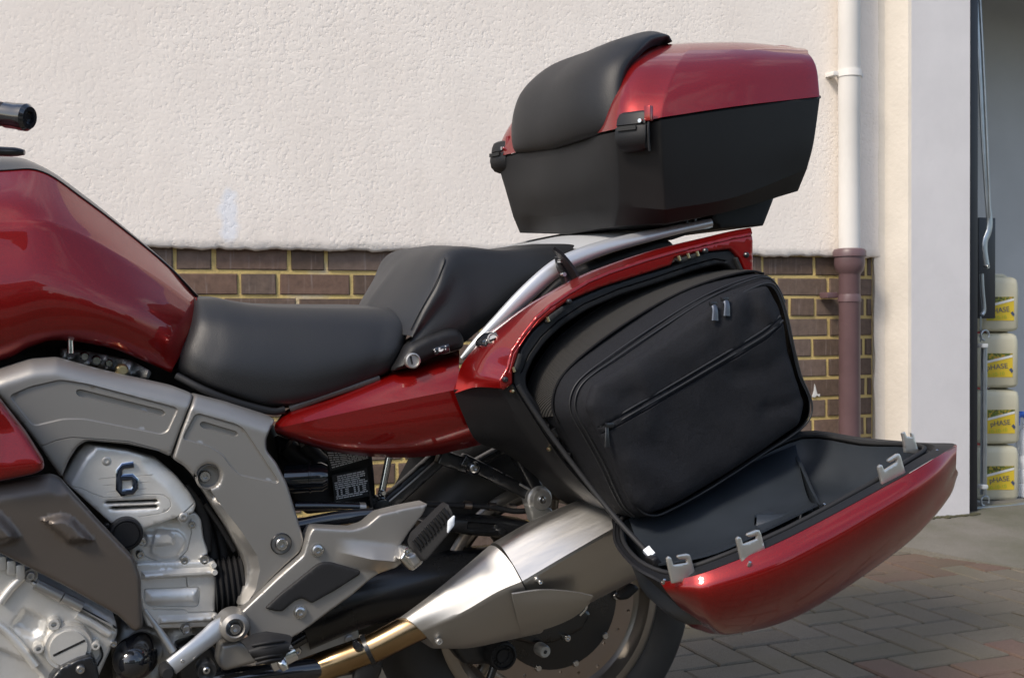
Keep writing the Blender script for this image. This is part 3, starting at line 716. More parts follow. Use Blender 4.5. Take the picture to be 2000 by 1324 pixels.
# ------------------------------------------------------------------ what stands across the drive (seen only as reflections in the paint)
nh = thing('neighbour_house', (-2, -17, 0), 'rendered house with tiled roof across the drive, mirrored in the paint', 'house')
box('wall', (-2, -19, 2.3), (11, 5, 5.2), 'house_wall_paint', nh, 0)
finish('roof', pyd([(-8, -16.1, 4.8), (4, -16.1, 4.8), (4, -21.9, 4.8), (-8, -21.9, 4.8), (-6.5, -19, 7.4), (2.5, -19, 7.4)], [(0, 1, 5, 4), (1, 2, 5), (2, 3, 4, 5), (3, 0, 4)]), 'roof_tile', nh, 0)
for x in (-5.5, -2, 1.5):
    for z in (1.4, 3.7): box('window', (x, -16.47, z), (1.4, .08, 1.2), 'window_glass', nh, 0)
hg_ = np.random.RandomState(5); bm = bmesh.new()
for k in range(900):
    x = hg_.uniform(-16, 16); c = Vector((x, -13+hg_.normal(0, .35), abs(hg_.normal(0, 1))*.2+hg_.uniform(0, 2.0+.5*sin(x*1.3)))); 
    bmesh.ops.create_icosphere(bm, subdivisions=1, radius=hg_.uniform(.2, .45), matrix=Matrix.Translation(c))
me = bpy.data.meshes.new('m'); bm.to_mesh(me); bm.free()
finish('hedge', me, 'hedge_leaf', None, 0, label='dark green garden hedge across the drive, mirrored in the paint', kind='stuff')

mr = np.random.RandomState(21); bm = bmesh.new()
for k in range(160):
    t = mr.uniform(0, 1); px = 1800+t*110; g = w3(*W(px, 600, PY)); p = Vector((g[0]+mr.normal(0, .01), PY-.008+mr.normal(0, .008), zA(g[0], PY)+.002))
    bmesh.ops.create_icosphere(bm, subdivisions=1, radius=mr.uniform(.002, .009), matrix=Matrix.Translation(p)@Matrix.Diagonal((1.6, 1, .6, 1)))
me = bpy.data.meshes.new('m'); bm.to_mesh(me); bm.free(); finish('moss', me, 'moss', None, 0, label='moss and grit along the foot of the white pier', kind='stuff')

# ------------------------------------------------------------------ the motorcycle
wc = W(1041, 1152, 0); AX, AZ = float(wc[0]), float(wc[2]); TR = AZ-.0
bike = thing('motorcycle', (AX, 0, 0), 'red touring motorcycle with grey frame covers parked along the house wall', 'motorcycle')
def half(rows): return rows
def center_row(row, dz=0, dx=0, Y=0):
    out = []
    for p in row: q = P3(p); out.append(w3(q[0]+dx, Y, q[2]+dz+LEAN*(Y-q[1])))
    return out

# tank ---------------------------------------------------------
T0 = [(-200, 322), (0, 305), (82, 325), (163, 380), (245, 447), (326, 517), (384, 578)]
T1 = [(-200, 348), (0, 334), (82, 336), (163, 389), (247, 453), (327, 520), (384, 581)]
Yt1 = [-.085, -.085, -.082, -.075, -.065, -.05, -.035]
rowT1 = [(x, y, Y) for (x, y), Y in zip(T1, Yt1)]
rowT0 = [(x, y, 0.) for x, y in T0]
def zipY(xy, Ys): return [(x, y, Y) for (x, y), Y in zip(xy, Ys)]
tank_rows = [rowT1,
    zipY([(-200, 400), (0, 388), (90, 402), (170, 440), (250, 490), (322, 537), (384, 587)], [-.155, -.155, -.15, -.137, -.117, -.09, -.062]),
    zipY([(-200, 452), (0, 441), (80, 434), (150, 456), (235, 500), (315, 549), (383, 598)], [-.188, -.188, -.184, -.170, -.148, -.118, -.083]),
    zipY([(-200, 570), (0, 552), (90, 545), (180, 565), (260, 590), (325, 620), (372, 640)], [-.213, -.213, -.21, -.20, -.18, -.152, -.122]),
    zipY([(-200, 672), (0, 640), (95, 622), (190, 632), (260, 655), (310, 680), (353, 690)], [-.212, -.212, -.207, -.198, -.182, -.162, -.137]),
    zipY([(-200, 750), (0, 700), (60, 674), (120, 661), (215, 676), (270, 697), (335, 725)], [-.188, -.188, -.187, -.182, -.172, -.162, -.142]),
    zipY([(-200, 755), (0, 706), (60, 680), (120, 667), (215, 681), (270, 701), (337, 729)], [-.12]*7)]
tank = patch('fuel_tank', tank_rows, 'red_paint', bike, nu=8, nv=6, mirror=True, smooth=60, crease=(2,))
tc = [[w3(p[0], 0, p[2]) for p in [P3(q) for q in rowT0]], [w3((P3(a)[0]+P3(b)[0])/2, -.045, (P3(a)[2]*.62+P3(b)[2]*.38)) for a, b in zip(rowT0, rowT1)], rowT1]
patch('tank_cover', tc, 'tank_strip', tank, nu=8, nv=5, mirror=True, smooth=60)
tube('tank_seam', [w3(*(P3(p)+w3(0, -.001, .0005))) for p in rowT1], .0012, 'black_plastic', tank, seg=6)
pillow('tank_rear_flange', [(385, 579), (387, 592), (372, 650), (348, 715), (335, 728), (340, 705), (362, 655), (378, 605)], -.085, 'red_paint', bike, h=.004, w=4, thick=.05, res=6, rnd=2)
# handlebar grip and lever
grip = tube('handlebar_grip', [(-90, 222, -.33), (-30, 224, -.345), (0, 223, -.35), (12, 224, -.352)], [.016, .016, .016, .0148], 'rubber', bike, seg=20)
g0, g1 = W(8, 224, -.352), W(60, 231, -.375); d = (g1-g0)/np.linalg.norm(g1-g0); Lg = float(np.linalg.norm(g1-g0))
lathe('bar_end_weight', [(.014, 0), (.0172, .004), (.0172, Lg*.5), (.018, Lg*.62), (.018, Lg*.85), (.0145, Lg*.97), (.009, Lg*.97), (.008, Lg-.006), (0, Lg-.006)], g0, d, 'gloss_black', grip, 28)
tube('clutch_lever', [(-90, 292, -.30), (0, 296, -.31), (30, 297, -.315), (48, 298, -.318)], [.009, .008, .0075, .0045], 'black_metal', bike, flat=(.8, (0, 0, 1)))

# rider seat -----------------------------------------------------
S1 = zipY([(386, 586), (430, 587), (490, 598), (560, 603), (650, 604), (740, 604), (786, 606)], [-.085, -.10, -.11, -.115, -.115, -.11, -.10])
rs_rows = [center_row(S1, .004), [w3(P3(p)[0], P3(p)[1]*.55, P3(p)[2]+.004) for p in S1], S1,
    zipY([(384, 618), (430, 625), (500, 634), (580, 637), (660, 637), (740, 635), (797, 630)], [-.125, -.148, -.158, -.162, -.162, -.158, -.145]),
    zipY([(374, 652), (430, 680), (500, 694), (580, 699), (660, 694), (735, 680), (790, 668)], [-.140, -.172, -.184, -.188, -.188, -.182, -.165]),
    zipY([(357, 692), (410, 722), (480, 745), (560, 755), (640, 745), (720, 722), (776, 700)], [-.145, -.176, -.188, -.192, -.19, -.184, -.168]),
    zipY([(350, 724), (400, 752), (460, 774), (530, 793), (610, 785), (700, 754), (766, 722)], [-.135, -.160, -.170, -.174, -.172, -.166, -.155]),
    zipY([(352, 730), (402, 757), (461, 778), (530, 797), (611, 789), (700, 757), (766, 725)], [-.09]*7)]
def capped(rows, k=.35, dx0=0, dx1=0):
    out = []
    for r in rows:
        a, b = P3(r[0]), P3(r[-1]); out.append([w3(a[0]+dx0, a[1]*k, a[2])]+list(r)+[w3(b[0]+dx1, b[1]*k, b[2])])
    return out
seat = patch('rider_seat', capped(rs_rows, .45, -.004, .012), 'seat_vinyl', bike, nu=8, nv=6, mirror=True, smooth=80)
tube('seat_base', [(345, 734, -.15), (400, 762, -.17), (460, 785, -.178), (530, 803, -.18), (556, 800, -.18)], .006, 'black_plastic', bike, flat=(.6, (0, 1, 0)))
tube('seat_trim', [(566, 799, -.175), (640, 772, -.178), (700, 752, -.175), (740, 738, -.17)], .006, 'warm_grey', bike, flat=(.6, (0, 1, 0)))

# passenger seat
PR = [
    zipY([(800, 655), (822, 608), (850, 556), (868, 505), (905, 488), (985, 494), (1050, 490), (1098, 486), (1135, 486)], [-.186, -.189, -.188, -.178, -.166, -.157, -.150, -.14, -.13]),
    zipY([(800, 670), (835, 630), (872, 590), (900, 552), (930, 540), (985, 540), (1030, 533), (1062, 522), (1092, 512)], [-.187, -.190, -.190, -.185, -.178, -.174, -.170, -.165, -.158]),
    zipY([(795, 692), (838, 662), (880, 642), (910, 625), (935, 613), (970, 598), (1000, 582), (1030, 560), (1062, 538)], [-.187, -.191, -.192, -.188, -.182, -.178, -.174, -.168, -.162]),
    zipY([(790, 716), (840, 692), (885, 678), (908, 668), (928, 652), (955, 630), (985, 605), (1015, 578), (1050, 550)], [-.16, -.165, -.168, -.17, -.17, -.17, -.168, -.165, -.16])]
c2 = [P3(p) for p in PR[0]]
top1 = [w3(q[0]-dx, -.10, q[2]+dz) for q, dx, dz in zip(c2, [.030, .027, .019, .004, .0, 0, 0, 0, .0], [0, .004, .008, .012, .010, .008, .008, .010, .010])]
top0 = [w3(q[0]-dx, 0, q[2]+dz) for q, dx, dz in zip(c2, [.048, .043, .032, .007, .0, 0, 0, 0, .0], [0, .006, .012, .016, .017, .012, .012, .016, .016])]
pseat = patch('passenger_seat', [top0, top1]+PR, 'seat_vinyl', bike, nu=8, nv=6, mirror=True, smooth=80)
tube('seam_piping', [P3(p)+w3(-.001, -.003, .001) for p in zipY([(802, 645), (822, 606), (849, 558), (866, 518), (868, 505)], [-.184, -.187, -.188, -.183, -.178])], .0011, 'black_plastic', pseat, seg=8, n=8)
# switch pod at the seat's foot
pod = pillow('switch_pod', [(770, 726), (786, 700), (800, 674), (832, 656), (878, 640), (900, 641), (912, 660), (911, 682), (880, 690), (852, 700), (808, 719)], -.205, 'black_plastic', bike, h=.02, w=16, thick=.05, res=7, rnd=10)
disc(803, 704, -.206, [(0, .008), (11, .008), (12.5, .012), (15, .011), (15, 0)], 'satin_steel', pod, 'lock_cylinder')
pillow('key_slot', [(801, 696), (804, 695), (807, 711), (804, 712)], -.2155, 'dark_cavity', pod, h=0, w=1, thick=.001, res=4, rnd=1)
sw = pillow('heater_switch', [(846, 683), (852, 678), (878, 671), (880, 687), (852, 694)], -.212, 'gloss_black', pod, h=.002, w=3, thick=.02, res=5, rnd=2)
for x, y in ((850, 686), (870, 676), (870, 682)): disc(x, y, -.2125, [(0, .0006), (1.3, .0006), (1.3, 0)], 'white_print', pod, 'indicator_dot', seg=10)
pillow('seat_icon', [(857, 686), (857, 679), (860, 679), (860, 683), (866, 681), (866, 684), (861, 687)], -.2125, 'white_print', pod, h=0, w=1, thick=.0004, res=3, rnd=0)

# red side cover (long spear)
SCV = [zipY([(540, 822), (566, 797), (645, 769), (735, 735), (815, 707), (897, 683)], [-.16, -.155, -.15, -.15, -.15, -.155]),
       zipY([(537, 829), (568, 811), (648, 784), (738, 753), (818, 727), (897, 703)], [-.185, -.19, -.19, -.19, -.19, -.19]),
       zipY([(536, 836), (574, 829), (652, 811), (742, 791), (820, 775), (895, 760)], [-.200, -.212, -.216, -.218, -.22, -.222]),
       zipY([(537, 841), (576, 847), (655, 850), (747, 840), (828, 828), (910, 815)], [-.198, -.208, -.214, -.216, -.218, -.22]),
       zipY([(539, 845), (578, 858), (658, 876), (752, 880), (835, 872), (928, 850)], [-.190, -.195, -.20, -.20, -.20, -.202]),
       zipY([(542, 848), (580, 863), (660, 884), (755, 893), (842, 890), (940, 868)], [-.16, -.165, -.17, -.168, -.168, -.17])]
patch('side_cover', SCV, 'red_paint', bike, nu=9, nv=6, crease=(2,), thick=.004, smooth=30)

# ---- frame spar cover, grey, in two castings
spar_top = [(-190, 800), (0, 722), (60, 703), (112, 699), (200, 724), (345, 757), (382, 771), (368, 800), (352, 842), (334, 893), (312, 882), (250, 868), (170, 861), (152, 872), (135, 898), (120, 934), (70, 862), (0, 775), (-60, 720, 0)]
def spar_relief(x, y): 
    # rolled-over upper edge
    line = np.array([(-190, 800), (0, 722), (60, 703), (112, 699), (200, 724), (345, 757), (450, 786), (535, 815)], float)
    d = segdist(np.c_[x, y], line, False); return -.030*np.clip(1-d/34, 0, 1)**2
inset1 = fillet([(18, 773), (60, 755), (118, 742), (170, 750), (340, 795), (347, 800), (328, 842), (315, 848), (165, 818), (125, 818), (65, 832)], 10)
slot1 = fillet([(148, 768), (150, 761), (158, 760), (318, 800), (325, 808), (318, 814), (155, 775)], 4)
pillow('frame_cover_front', spar_top, -.242, 'satin_grey', bike, h=.006, w=6, thick=.05, res=8, rnd=8, relief=spar_relief,
       panels=[(inset1, -.0030, 2.0), (slot1, -.006, 2.0)], grooves=[(inset1, 1.4, .0024, True), ([(75, 874), (110, 860), (140, 854), (170, 856), (250, 862), (310, 878)], 1.5, .0015, False)])
spar_rear = [(385, 772), (450, 788), (532, 814), (543, 822), (530, 838), (521, 858), (522, 880), (542, 905), (562, 945), (582, 1010), (596, 1058), (588, 1078), (540, 1122), (478, 1186), (466, 1186), (468, 1172), (482, 1140), (484, 1112), (478, 1090), (452, 1042), (412, 980), (386, 938), (362, 912), (337, 896), (354, 843), (370, 801)]
inset2 = fillet([(380, 812), (388, 808), (462, 829), (476, 838), (544, 940), (540, 943), (470, 928), (452, 912), (435, 888), (410, 872), (360, 858), (359, 852)], 7)
slot2 = fillet([(390, 830), (393, 824), (399, 823), (462, 842), (467, 848), (462, 854), (397, 837)], 4)
def rear_relief(x, y):
    r = spar_relief(x, y)
    # flat outer rib falls away to a lower inner face
    line = np.array([(430, 985), (470, 1035), (503, 1085), (508, 1112), (500, 1150), (475, 1190)], float); side = np.zeros_like(x)
    for a, b in zip(line[:-1], line[1:]): pass
    d = segdist(np.c_[x, y], line, False)
    poly = np.array([(395, 930), (430, 985), (470, 1035), (503, 1085), (508, 1112), (500, 1150), (475, 1200), (440, 1200), (450, 1040), (380, 930)], float)
    return r-.014*np.where(inside(np.c_[x, y], poly), np.clip(d/14, 0, 1), 0)
RIB = [(395, 930), (430, 985), (470, 1035), (503, 1085), (508, 1112), (500, 1150), (475, 1190)]
fcr = pillow('frame_cover_rear', spar_rear, -.245, 'satin_grey', bike, h=.006, w=6, thick=.05, res=7, rnd=8, relief=rear_relief,
       panels=[(inset2, -.0028, 2.0), (slot2, -.006, 2.0)], grooves=[(inset2, 1.4, .0024, True), (RIB, 1, 0, False)],
       holes=[[(408+21*cos(t)*1.1, 930+23*sin(t)) for t in np.linspace(0, 2*pi, 25)[:-1]]])
disc(408, 930, -.232, [(27, .006), (23, .010), (21, .0), (20, -.006), (0, -.006)], 'satin_grey', fcr, 'bolt_well')
bolt(399, 929, -.226, 12, 'steel_bolt', fcr, hgt=.010)
disc(549, 1061, -.246, [(0, -.004), (12, -.004), (20, -.003), (21, .001), (19, .003)], 'black_metal', fcr, 'bolt_recess'); bolt(549, 1061, -.244, 13, 'steel_bolt', fcr, hgt=.008)

# ---- lower fairing side panel and red tip
fair = [(-150, 985), (0, 946), (100, 929), (118, 936), (190, 1015), (262, 1090), (276, 1128), (280, 1228), (264, 1236), (232, 1204), (120, 1142), (0, 1082), (-150, 1020)]
def fair_relief(x, y):
    p = np.c_[x, y]
    top = segdist(p, np.array([(-150, 985), (0, 946), (100, 929), (118, 936)], float), False)
    return -.012*np.clip(1-top/30, 0, 1)
scoop = fillet([(72, 1012), (118, 1000), (142, 1006), (190, 1056), (172, 1062), (132, 1065)], 8)
scoop2 = fillet([(-90, 990), (0, 996), (30, 1025), (48, 1052), (20, 1066), (-90, 1080)], 10)
fp = pillow('lower_fairing', fair, -.305, 'warm_grey', bike, h=.008, w=9, thick=.012, res=8, rnd=8, relief=fair_relief, panels=[(scoop, .014, 16), (scoop2, .018, 22)])
tip = [(-150, 640), (-40, 730), (0, 782), (50, 845), (86, 900), (87, 916), (70, 926), (0, 941), (-150, 962)]
def tip_relief(x, y):
    d = segdist(np.c_[x, y], np.array([(-150, 860), (0, 912), (60, 905), (90, 900)], float), False); return -.02*sstep(1-d/60)*0+.012*np.clip(1-d/70, 0, 1)
pillow('upper_fairing', tip, -.315, 'red_paint', bike, h=.014, w=12, thick=.03, res=9, rnd=8, relief=tip_relief)

# ---- engine
eng = pillow('engine_block', [(-150, 640), (110, 640), (330, 690), (500, 780), (545, 840), (590, 1040), (500, 1180), (450, 1360), (-150, 1400)], -.06, 'engine_dark', bike, h=.02, w=20, thick=.24, res=30, rnd=10)
tag(eng, 'dark engine mass behind the silver covers')
hc = [(168, 868), (250, 880), (308, 898), (346, 930), (372, 962), (386, 986), (380, 1002), (348, 1010), (272, 1036), (240, 1040), (214, 1020), (150, 962), (122, 938), (135, 915), (152, 884)]
hg = [[(128, 950), (158, 953), (182, 964), (206, 972), (290, 965), (318, 966), (331, 974), (334, 988), (326, 998), (310, 1003), (272, 1009)]]
lines6 = [[(196, 935), (228, 932)], [(266, 930), (298, 927)], [(203, 948), (230, 946)], [(268, 943), (291, 941)], [(213, 961), (232, 959)], [(266, 956), (284, 954)]]
slA = fillet([(204, 982), (210, 979), (306, 975), (309, 979), (304, 981), (212, 984)], 1); slB = fillet([(214, 993), (220, 990), (306, 986), (309, 989), (306, 992), (224, 996)], 1)
def hc_relief(x, y):
    p = np.c_[x, y]; e = segdist(p, np.array([(120, 938), (152, 884), (168, 868)], float), False); e2 = segdist(p, np.array([(308, 898), (346, 930), (386, 986)], float), False)
    return -.014*np.clip(1-e/22, 0, 1)-.011*np.clip(1-e2/30, 0, 1)
cov = pillow('cylinder_head_cover', hc, -.228, 'cast_silver', bike, h=.004, w=4, thick=.04, res=7, rnd=7, grooves=[([(140, 942), (160, 900), (178, 880), (250, 893), (300, 910), (336, 942), (362, 975)], .8, 0, False)]+[(g, 1.2, .0015, False) for g in hg]+[(l, 1.0, .0012, False) for l in lines6]+[([(380, 985), (345, 1012)], 2, .003, False)],
             holes=[list(map(tuple, slA)), list(map(tuple, slB))], relief=hc_relief)
bolt(208, 900, -.226, 9, 'satin_steel', cov, hgt=.003, seat=1.25); bolt(358, 1009, -.226, 9, 'satin_steel', cov, hgt=.004, seat=1.3)
# the chromed 6
six = [(261, 907), (240, 910), (233, 918), (233, 955), (238, 962), (258, 960), (264, 953), (264, 937), (258, 931), (236, 933)]
tube('number_rim', [(x, y, -.2305) for x, y in six], .0052, 'emblem_rim', cov, seg=10, line=True, flat=(.35, (0, 1, 0)))
tube('number_six', [(x, y, -.2318) for x, y in six], .0043, 'emblem', cov, seg=10, line=True, flat=(.4, (0, 1, 0)))
pl = disc(246, 1041, -.236, [(0, .012), (23, .012), (24.5, .010), (26, .010), (27, .012), (31, .011), (32, .006), (32, -.02)], 'black_plastic', bike, 'black_plug', seg=48)
bolt(209, 1027, -.232, 5, 'black_metal', bike, hgt=.004); bolt(277, 1057, -.236, 8, 'steel_bolt', bike, hgt=.006); bolt(274, 1082, -.226, 8, 'steel_bolt', bike, hgt=.008)
# cylinder block castings behind the plug
cb1 = [(258, 1030), (345, 1008), (382, 998), (394, 1012), (398, 1050), (408, 1078), (402, 1098), (330, 1100), (268, 1106), (255, 1080)]
c1 = pillow('timing_cover', cb1, -.205, 'cast_silver', bike, h=.005, w=5, thick=.05, res=7, rnd=8,
       grooves=[([(372, 1014), (374, 1040), (366, 1075), (345, 1095), (316, 1099), (284, 1086), (272, 1078)], 1.4, .0022, False)],
       panels=[(fillet([(278, 1036), (330, 1034), (344, 1046), (340, 1064), (280, 1068)], 6), .008, 8), (fillet([(300, 1030), (352, 1034), (366, 1054), (352, 1086), (320, 1096), (290, 1082)], 12), .004, 5)])
for x, y, r in ((374, 1023, 7.5), (359, 1093, 9), (398, 1091, 11)): bolt(x, y, -.203, r, 'steel_bolt', c1, hgt=.009)
cb2 = [(264, 1098), (405, 1094), (422, 1096), (424, 1128), (421, 1216), (410, 1226), (300, 1229), (286, 1222), (272, 1160)]
rbs = [fillet([(275, 1114), (420, 1106), (421, 1124), (275, 1132)], 4), fillet([(310, 1202), (418, 1196), (418, 1214), (306, 1220)], 5)]
pnl = fillet([(282, 1150), (386, 1146), (390, 1152), (388, 1180), (382, 1184), (292, 1184), (282, 1176)], 5)
c2b = pillow('crankcase_cover', cb2, -.212, 'cast_silver', bike, h=.006, w=5, thick=.06, res=7, rnd=6,
       panels=[(rbs[0], .010, 7), (rbs[1], .009, 7), (pnl, .006, 14)], grooves=[(pnl, 1.6, .002, True), ([(364, 1128), (366, 1146)], 1.5, .003, False), ([(300, 1190), (360, 1190), (368, 1196), (420, 1194)], 2, .0025, False)])
for x, y in ((417, 1103), (419, 1117), (421, 1204)): disc(x, y, -.222, [(0, .004), (5, .004), (6, .002), (6, -.01)], 'cast_silver', c2b, 'dowel', seg=14)
disc(362, 1226, -.215, [(0, .012), (5, .012), (5, .016), (8, .016), (9.5, .012), (10, -.02)], 'steel_bolt', c2b, 'drain_bolt', seg=20)
tube('boss', [(362, 1212, -.20), (362, 1228, -.20)], .010, 'cast_silver', c2b)
# gearbox bits under the covers
pillow('lower_crankcase', [(240, 1225), (420, 1222), (430, 1250), (400, 1275), (330, 1300), (300, 1370), (230, 1370), (225, 1260)], -.17, 'cast_rough', bike, h=.015, w=14, thick=.1, res=12, rnd=8, relief=lambda x, y: .006*np.sin(x*.08)*np.sin(y*.07))
# rubber bellows of the intake
bx0 = W(418, 1144, -.185); bprof = []
for i in range(29): bprof.append((.040+.0035*cos(i*pi/2.0), .0021*i))
lathe('bellows', [(0, -.002)]+bprof+[(0, .06)], bx0, (1, -.05, .06), 'rubber', bike, 44, 30)
for pts in ([(372, 975, -.19), (395, 1000, -.18), (410, 1050, -.18), (418, 1090, -.18)], [(388, 970, -.17), (420, 1020, -.17), (432, 1060, -.17), (440, 1100, -.17)], [(360, 950, -.2), (385, 985, -.2), (402, 1025, -.195), (404, 1075, -.19)]):
    tube('hose', pts, .008, 'rubber', bike)
tube('wiring', [(400, 985, -.2), (432, 1030, -.2), (458, 1075, -.2)], .004, 'black_plastic', bike); 
pillow('bracket', [(424, 1030), (436, 1024), (442, 1060), (436, 1082), (426, 1080)], -.15, 'cast_rough', bike, h=.003, w=3, thick=.02, res=7)
# fuel rail glimpsed between tank and frame cover
fr = pillow('throttle_body', [(120, 680), (200, 692), (262, 706), (300, 728), (290, 742), (200, 722), (120, 702)], -.15, 'cast_rough', bike, h=.012, w=10, thick=.06, res=7, relief=lambda x, y: .012*np.sin(x*.16)+.006*np.sin(x*.31+y*.2))
for x, y, r in ((165, 696, 9), (188, 704, 10), (212, 709, 8)): disc(x, y, -.165, [(0, .012), (r*.7, .012), (r, .006), (r, -.02)], 'polished', fr, 'fuel_fitting', seg=18)
disc(238, 722, -.172, [(0, .016), (6.5, .016), (7, .012), (9, .012), (12, .008), (12, -.02)], 'brass_pin', fr, 'brass_plug', seg=22)
disc(138, 690, -.17, [(0, .02), (6, .02), (7, .0)], 'polished', fr, 'fuel_pipe', axis=(0, 0, 1), seg=16)
# alternator and clutch covers low on the left
cl = [(-150, 1030), (0, 1088), (55, 1118), (178, 1182), (226, 1212), (231, 1238), (215, 1275), (190, 1330), (170, 1400), (-150, 1420)]
def cl_relief(x, y):
    return 0*x
ribs = [fillet([(62, 1128), (175, 1190), (222, 1216), (226, 1232), (170, 1200), (58, 1140)], 4), fillet([(2, 1222), (30, 1190), (44, 1178), (58, 1186), (96, 1206), (92, 1240), (62, 1262), (10, 1232)], 12)]
ac = pillow('alternator_cover', cl, -.252, 'cast_silver', bike, h=.009, w=8, thick=.08, res=8, rnd=8,
       panels=[(ribs[0], .007, 5), (fillet([(18, 1222), (46, 1184), (92, 1206), (84, 1240), (60, 1250)], 10), -.010, 12), (fillet([(-120, 1250), (0, 1262), (60, 1290), (90, 1322), (70, 1380), (-120, 1380)], 12), -.010, 10)],
       grooves=[([(168, 1196), (226, 1234)], 2, .003, False), ([(195, 1262), (196, 1278), (186, 1292)], 1.6, .002, False), ([(70, 1126), (120, 1162), (160, 1178)], 2.2, .003, False)])
capo = disc(133, 1262, -.262, [(0, .012), (34, .012), (35.5, .010), (35.5, .006), (43, .007), (46, .002), (47, -.02)], 'cast_silver', ac, 'inspection_cap', seg=56)
dd = pillow('cap_slot', [(103, 1278), (165, 1248), (167, 1252), (105, 1282)], -.2745, 'dark_cavity', ac, h=0, w=1, thick=.001, res=8, rnd=1)
for x, y, r in ((105, 1215, 13), (75, 1262, 11), (186, 1257, 9)): bolt(x, y, -.258, r, 'cast_silver', ac, hgt=.014); 
bolt(60, 1124, -.256, 9, 'satin_steel', ac, hgt=.006, seat=1.5)
for pts in ([(0, 1176), (20, 1150), (44, 1126)], [(-60, 1200), (0, 1222), (40, 1262), (70, 1300)], [(96, 1240), (112, 1228), (134, 1220), (160, 1228)], [(150, 1200), (176, 1214), (214, 1238)]):
    tube('casting_rib', [(x, y, -.256) for x, y in pts], .006, 'cast_silver', ac, seg=10)
tube('gasket_seam', [(60, 1132, -.256), (120, 1166, -.2565), (190, 1204, -.2565), (228, 1226, -.254)], .0016, 'engine_dark', ac, seg=6)
tube('gasket_seam', [(196, 1262, -.2555), (200, 1280, -.2555), (190, 1300, -.2555)], .0014, 'engine_dark', ac, seg=6)
bolt(222, 1256, -.25, 7, 'steel_bolt', ac, hgt=.006)
for x0, x1 in ((70, 120), (122, 160)): tube('sensor_pipe', [(x0, 1140+(x0-70)*.5, -.262), (x1, 1140+(x1-70)*.5, -.262)], .008, 'satin_steel', ac)
for i, (x, y) in enumerate(((4, 1098), (22, 1106), (40, 1114))): box('casting_rib', tuple(W(x, y, -.256)), (.012, .02, .02), 'cast_silver', ac, .003)
bk = pillow('lower_bracket', [(95, 1330), (118, 1302), (152, 1286), (180, 1278), (190, 1300), (196, 1330), (190, 1380), (95, 1380)], -.285, 'black_metal', bike, h=.006, w=6, thick=.03, res=8); bolt(157, 1306, -.286, 9, 'steel_bolt', bk, hgt=.006)
# oil filter dome
disc(264, 1284, -.215, [(0, .050), (12, .049), (24, .043), (34, .033), (41, .016), (43, 0), (43, -.05)], 'gloss_black', bike, 'oil_filter', axis=(-.25, -1, .1), seg=48)
tube('shift_rod', [(282, 1190, -.26), (312, 1232, -.265), (338, 1272, -.27)], [.003, .0045, .0065], 'satin_steel', bike, seg=10)
gl = tube('shift_lever', [(448, 1214, -.262), (425, 1228, -.268), (404, 1246, -.275), (372, 1272, -.285), (334, 1302, -.29)], [.012, .015, .014, .013, .013], 'rail_silver', bike, flat=(.45, (0, 1, 0)))
disc(326, 1311, -.295, [(0, .012), (10, .012), (13, .008), (14, -.02)], 'rubber', gl, 'toe_peg', seg=22)
bolt(356, 1290, -.292, 4, 'steel_bolt', gl, hgt=.002)
pillow('shift_housing', [(344, 1262), (380, 1246), (420, 1262), (436, 1300), (430, 1360), (360, 1370), (350, 1310)], -.20, 'black_metal', bike, h=.01, w=8, thick=.06, res=9)
disc(403, 1308, -.28, [(0, .012), (7, .012), (8, .008), (17, .010), (19, .004), (19, -.02)], 'black_metal', bike, 'side_stand_pivot', seg=26); bolt(403, 1308, -.29, 7, 'steel_bolt', bike, hgt=.004)

# ---- footrest plate
plate = [(604, 1043), (612, 1030), (690, 1034), (716, 1026), (742, 1004), (790, 992), (838, 983), (828, 1004), (800, 1040), (784, 1066), (790, 1080), (786, 1096), (772, 1108), (738, 1122), (722, 1134), (690, 1162), (640, 1198), (590, 1236), (560, 1252), (505, 1262), (486, 1246), (484, 1216), (470, 1196), (540, 1130), (592, 1084)]
def pl_relief(x, y):
    p = np.c_[x, y]
    low = inside(p, np.array([(570, 1262), (640, 1210), (720, 1148), (780, 1108), (790, 1200), (600, 1300)], float))
    d = segdist(p, np.array([(540, 1262), (575, 1236), (640, 1190), (722, 1130), (790, 1094)], float), False)
    ridge = segdist(p, np.array([(662, 1078), (720, 1088), (766, 1092)], float), False)
    return -.020*np.where(y > 1262-(x-540)*.70+6, np.clip(d/26, 0, 1), 0)+.018*np.clip(1-ridge/28, 0, 1)*np.clip((x-655)/70, 0, 1)
fpl = pillow('footrest_plate', plate, -.262, 'satin_grey', bike, h=.005, w=5, thick=.035, res=6, rnd=6, relief=pl_relief, grooves=[([(540, 1262), (575, 1236), (640, 1190), (722, 1130), (784, 1097)], .8, 0, False), ([(658, 1078), (720, 1088), (770, 1092)], .8, 0, False)])
pad_o = [(518, 1188), (548, 1160), (618, 1104), (630, 1098), (648, 1098), (704, 1114), (704, 1122), (654, 1154), (610, 1178), (602, 1174), (590, 1168), (576, 1174), (552, 1194), (540, 1194)]
pillow('heel_pad', pad_o, -.268, 'rubber', fpl, h=.003, w=4, thick=.012, res=7, rnd=5)
for x, y, r in ((620, 1074, 11), (586, 1195, 11)): bolt(x, y, -.264, r, 'steel_bolt', fpl, hgt=.005, seat=1.2)
bs = disc(458, 1224, -.275, [(0, -.006), (17, -.006), (17, .006), (19, .008), (27, .004), (31, -.006), (32, -.03)], 'satin_grey', fpl, 'pivot_boss', seg=44)
bolt(458, 1226, -.272, 12, 'steel_bolt', fpl, hgt=.008)
pillow('stand_lug', [(432, 1258), (465, 1252), (500, 1262), (520, 1278), (500, 1296), (440, 1312), (428, 1302), (426, 1292)], -.262, 'satin_grey', fpl, h=.008, w=10, thick=.03, res=7, rnd=6)
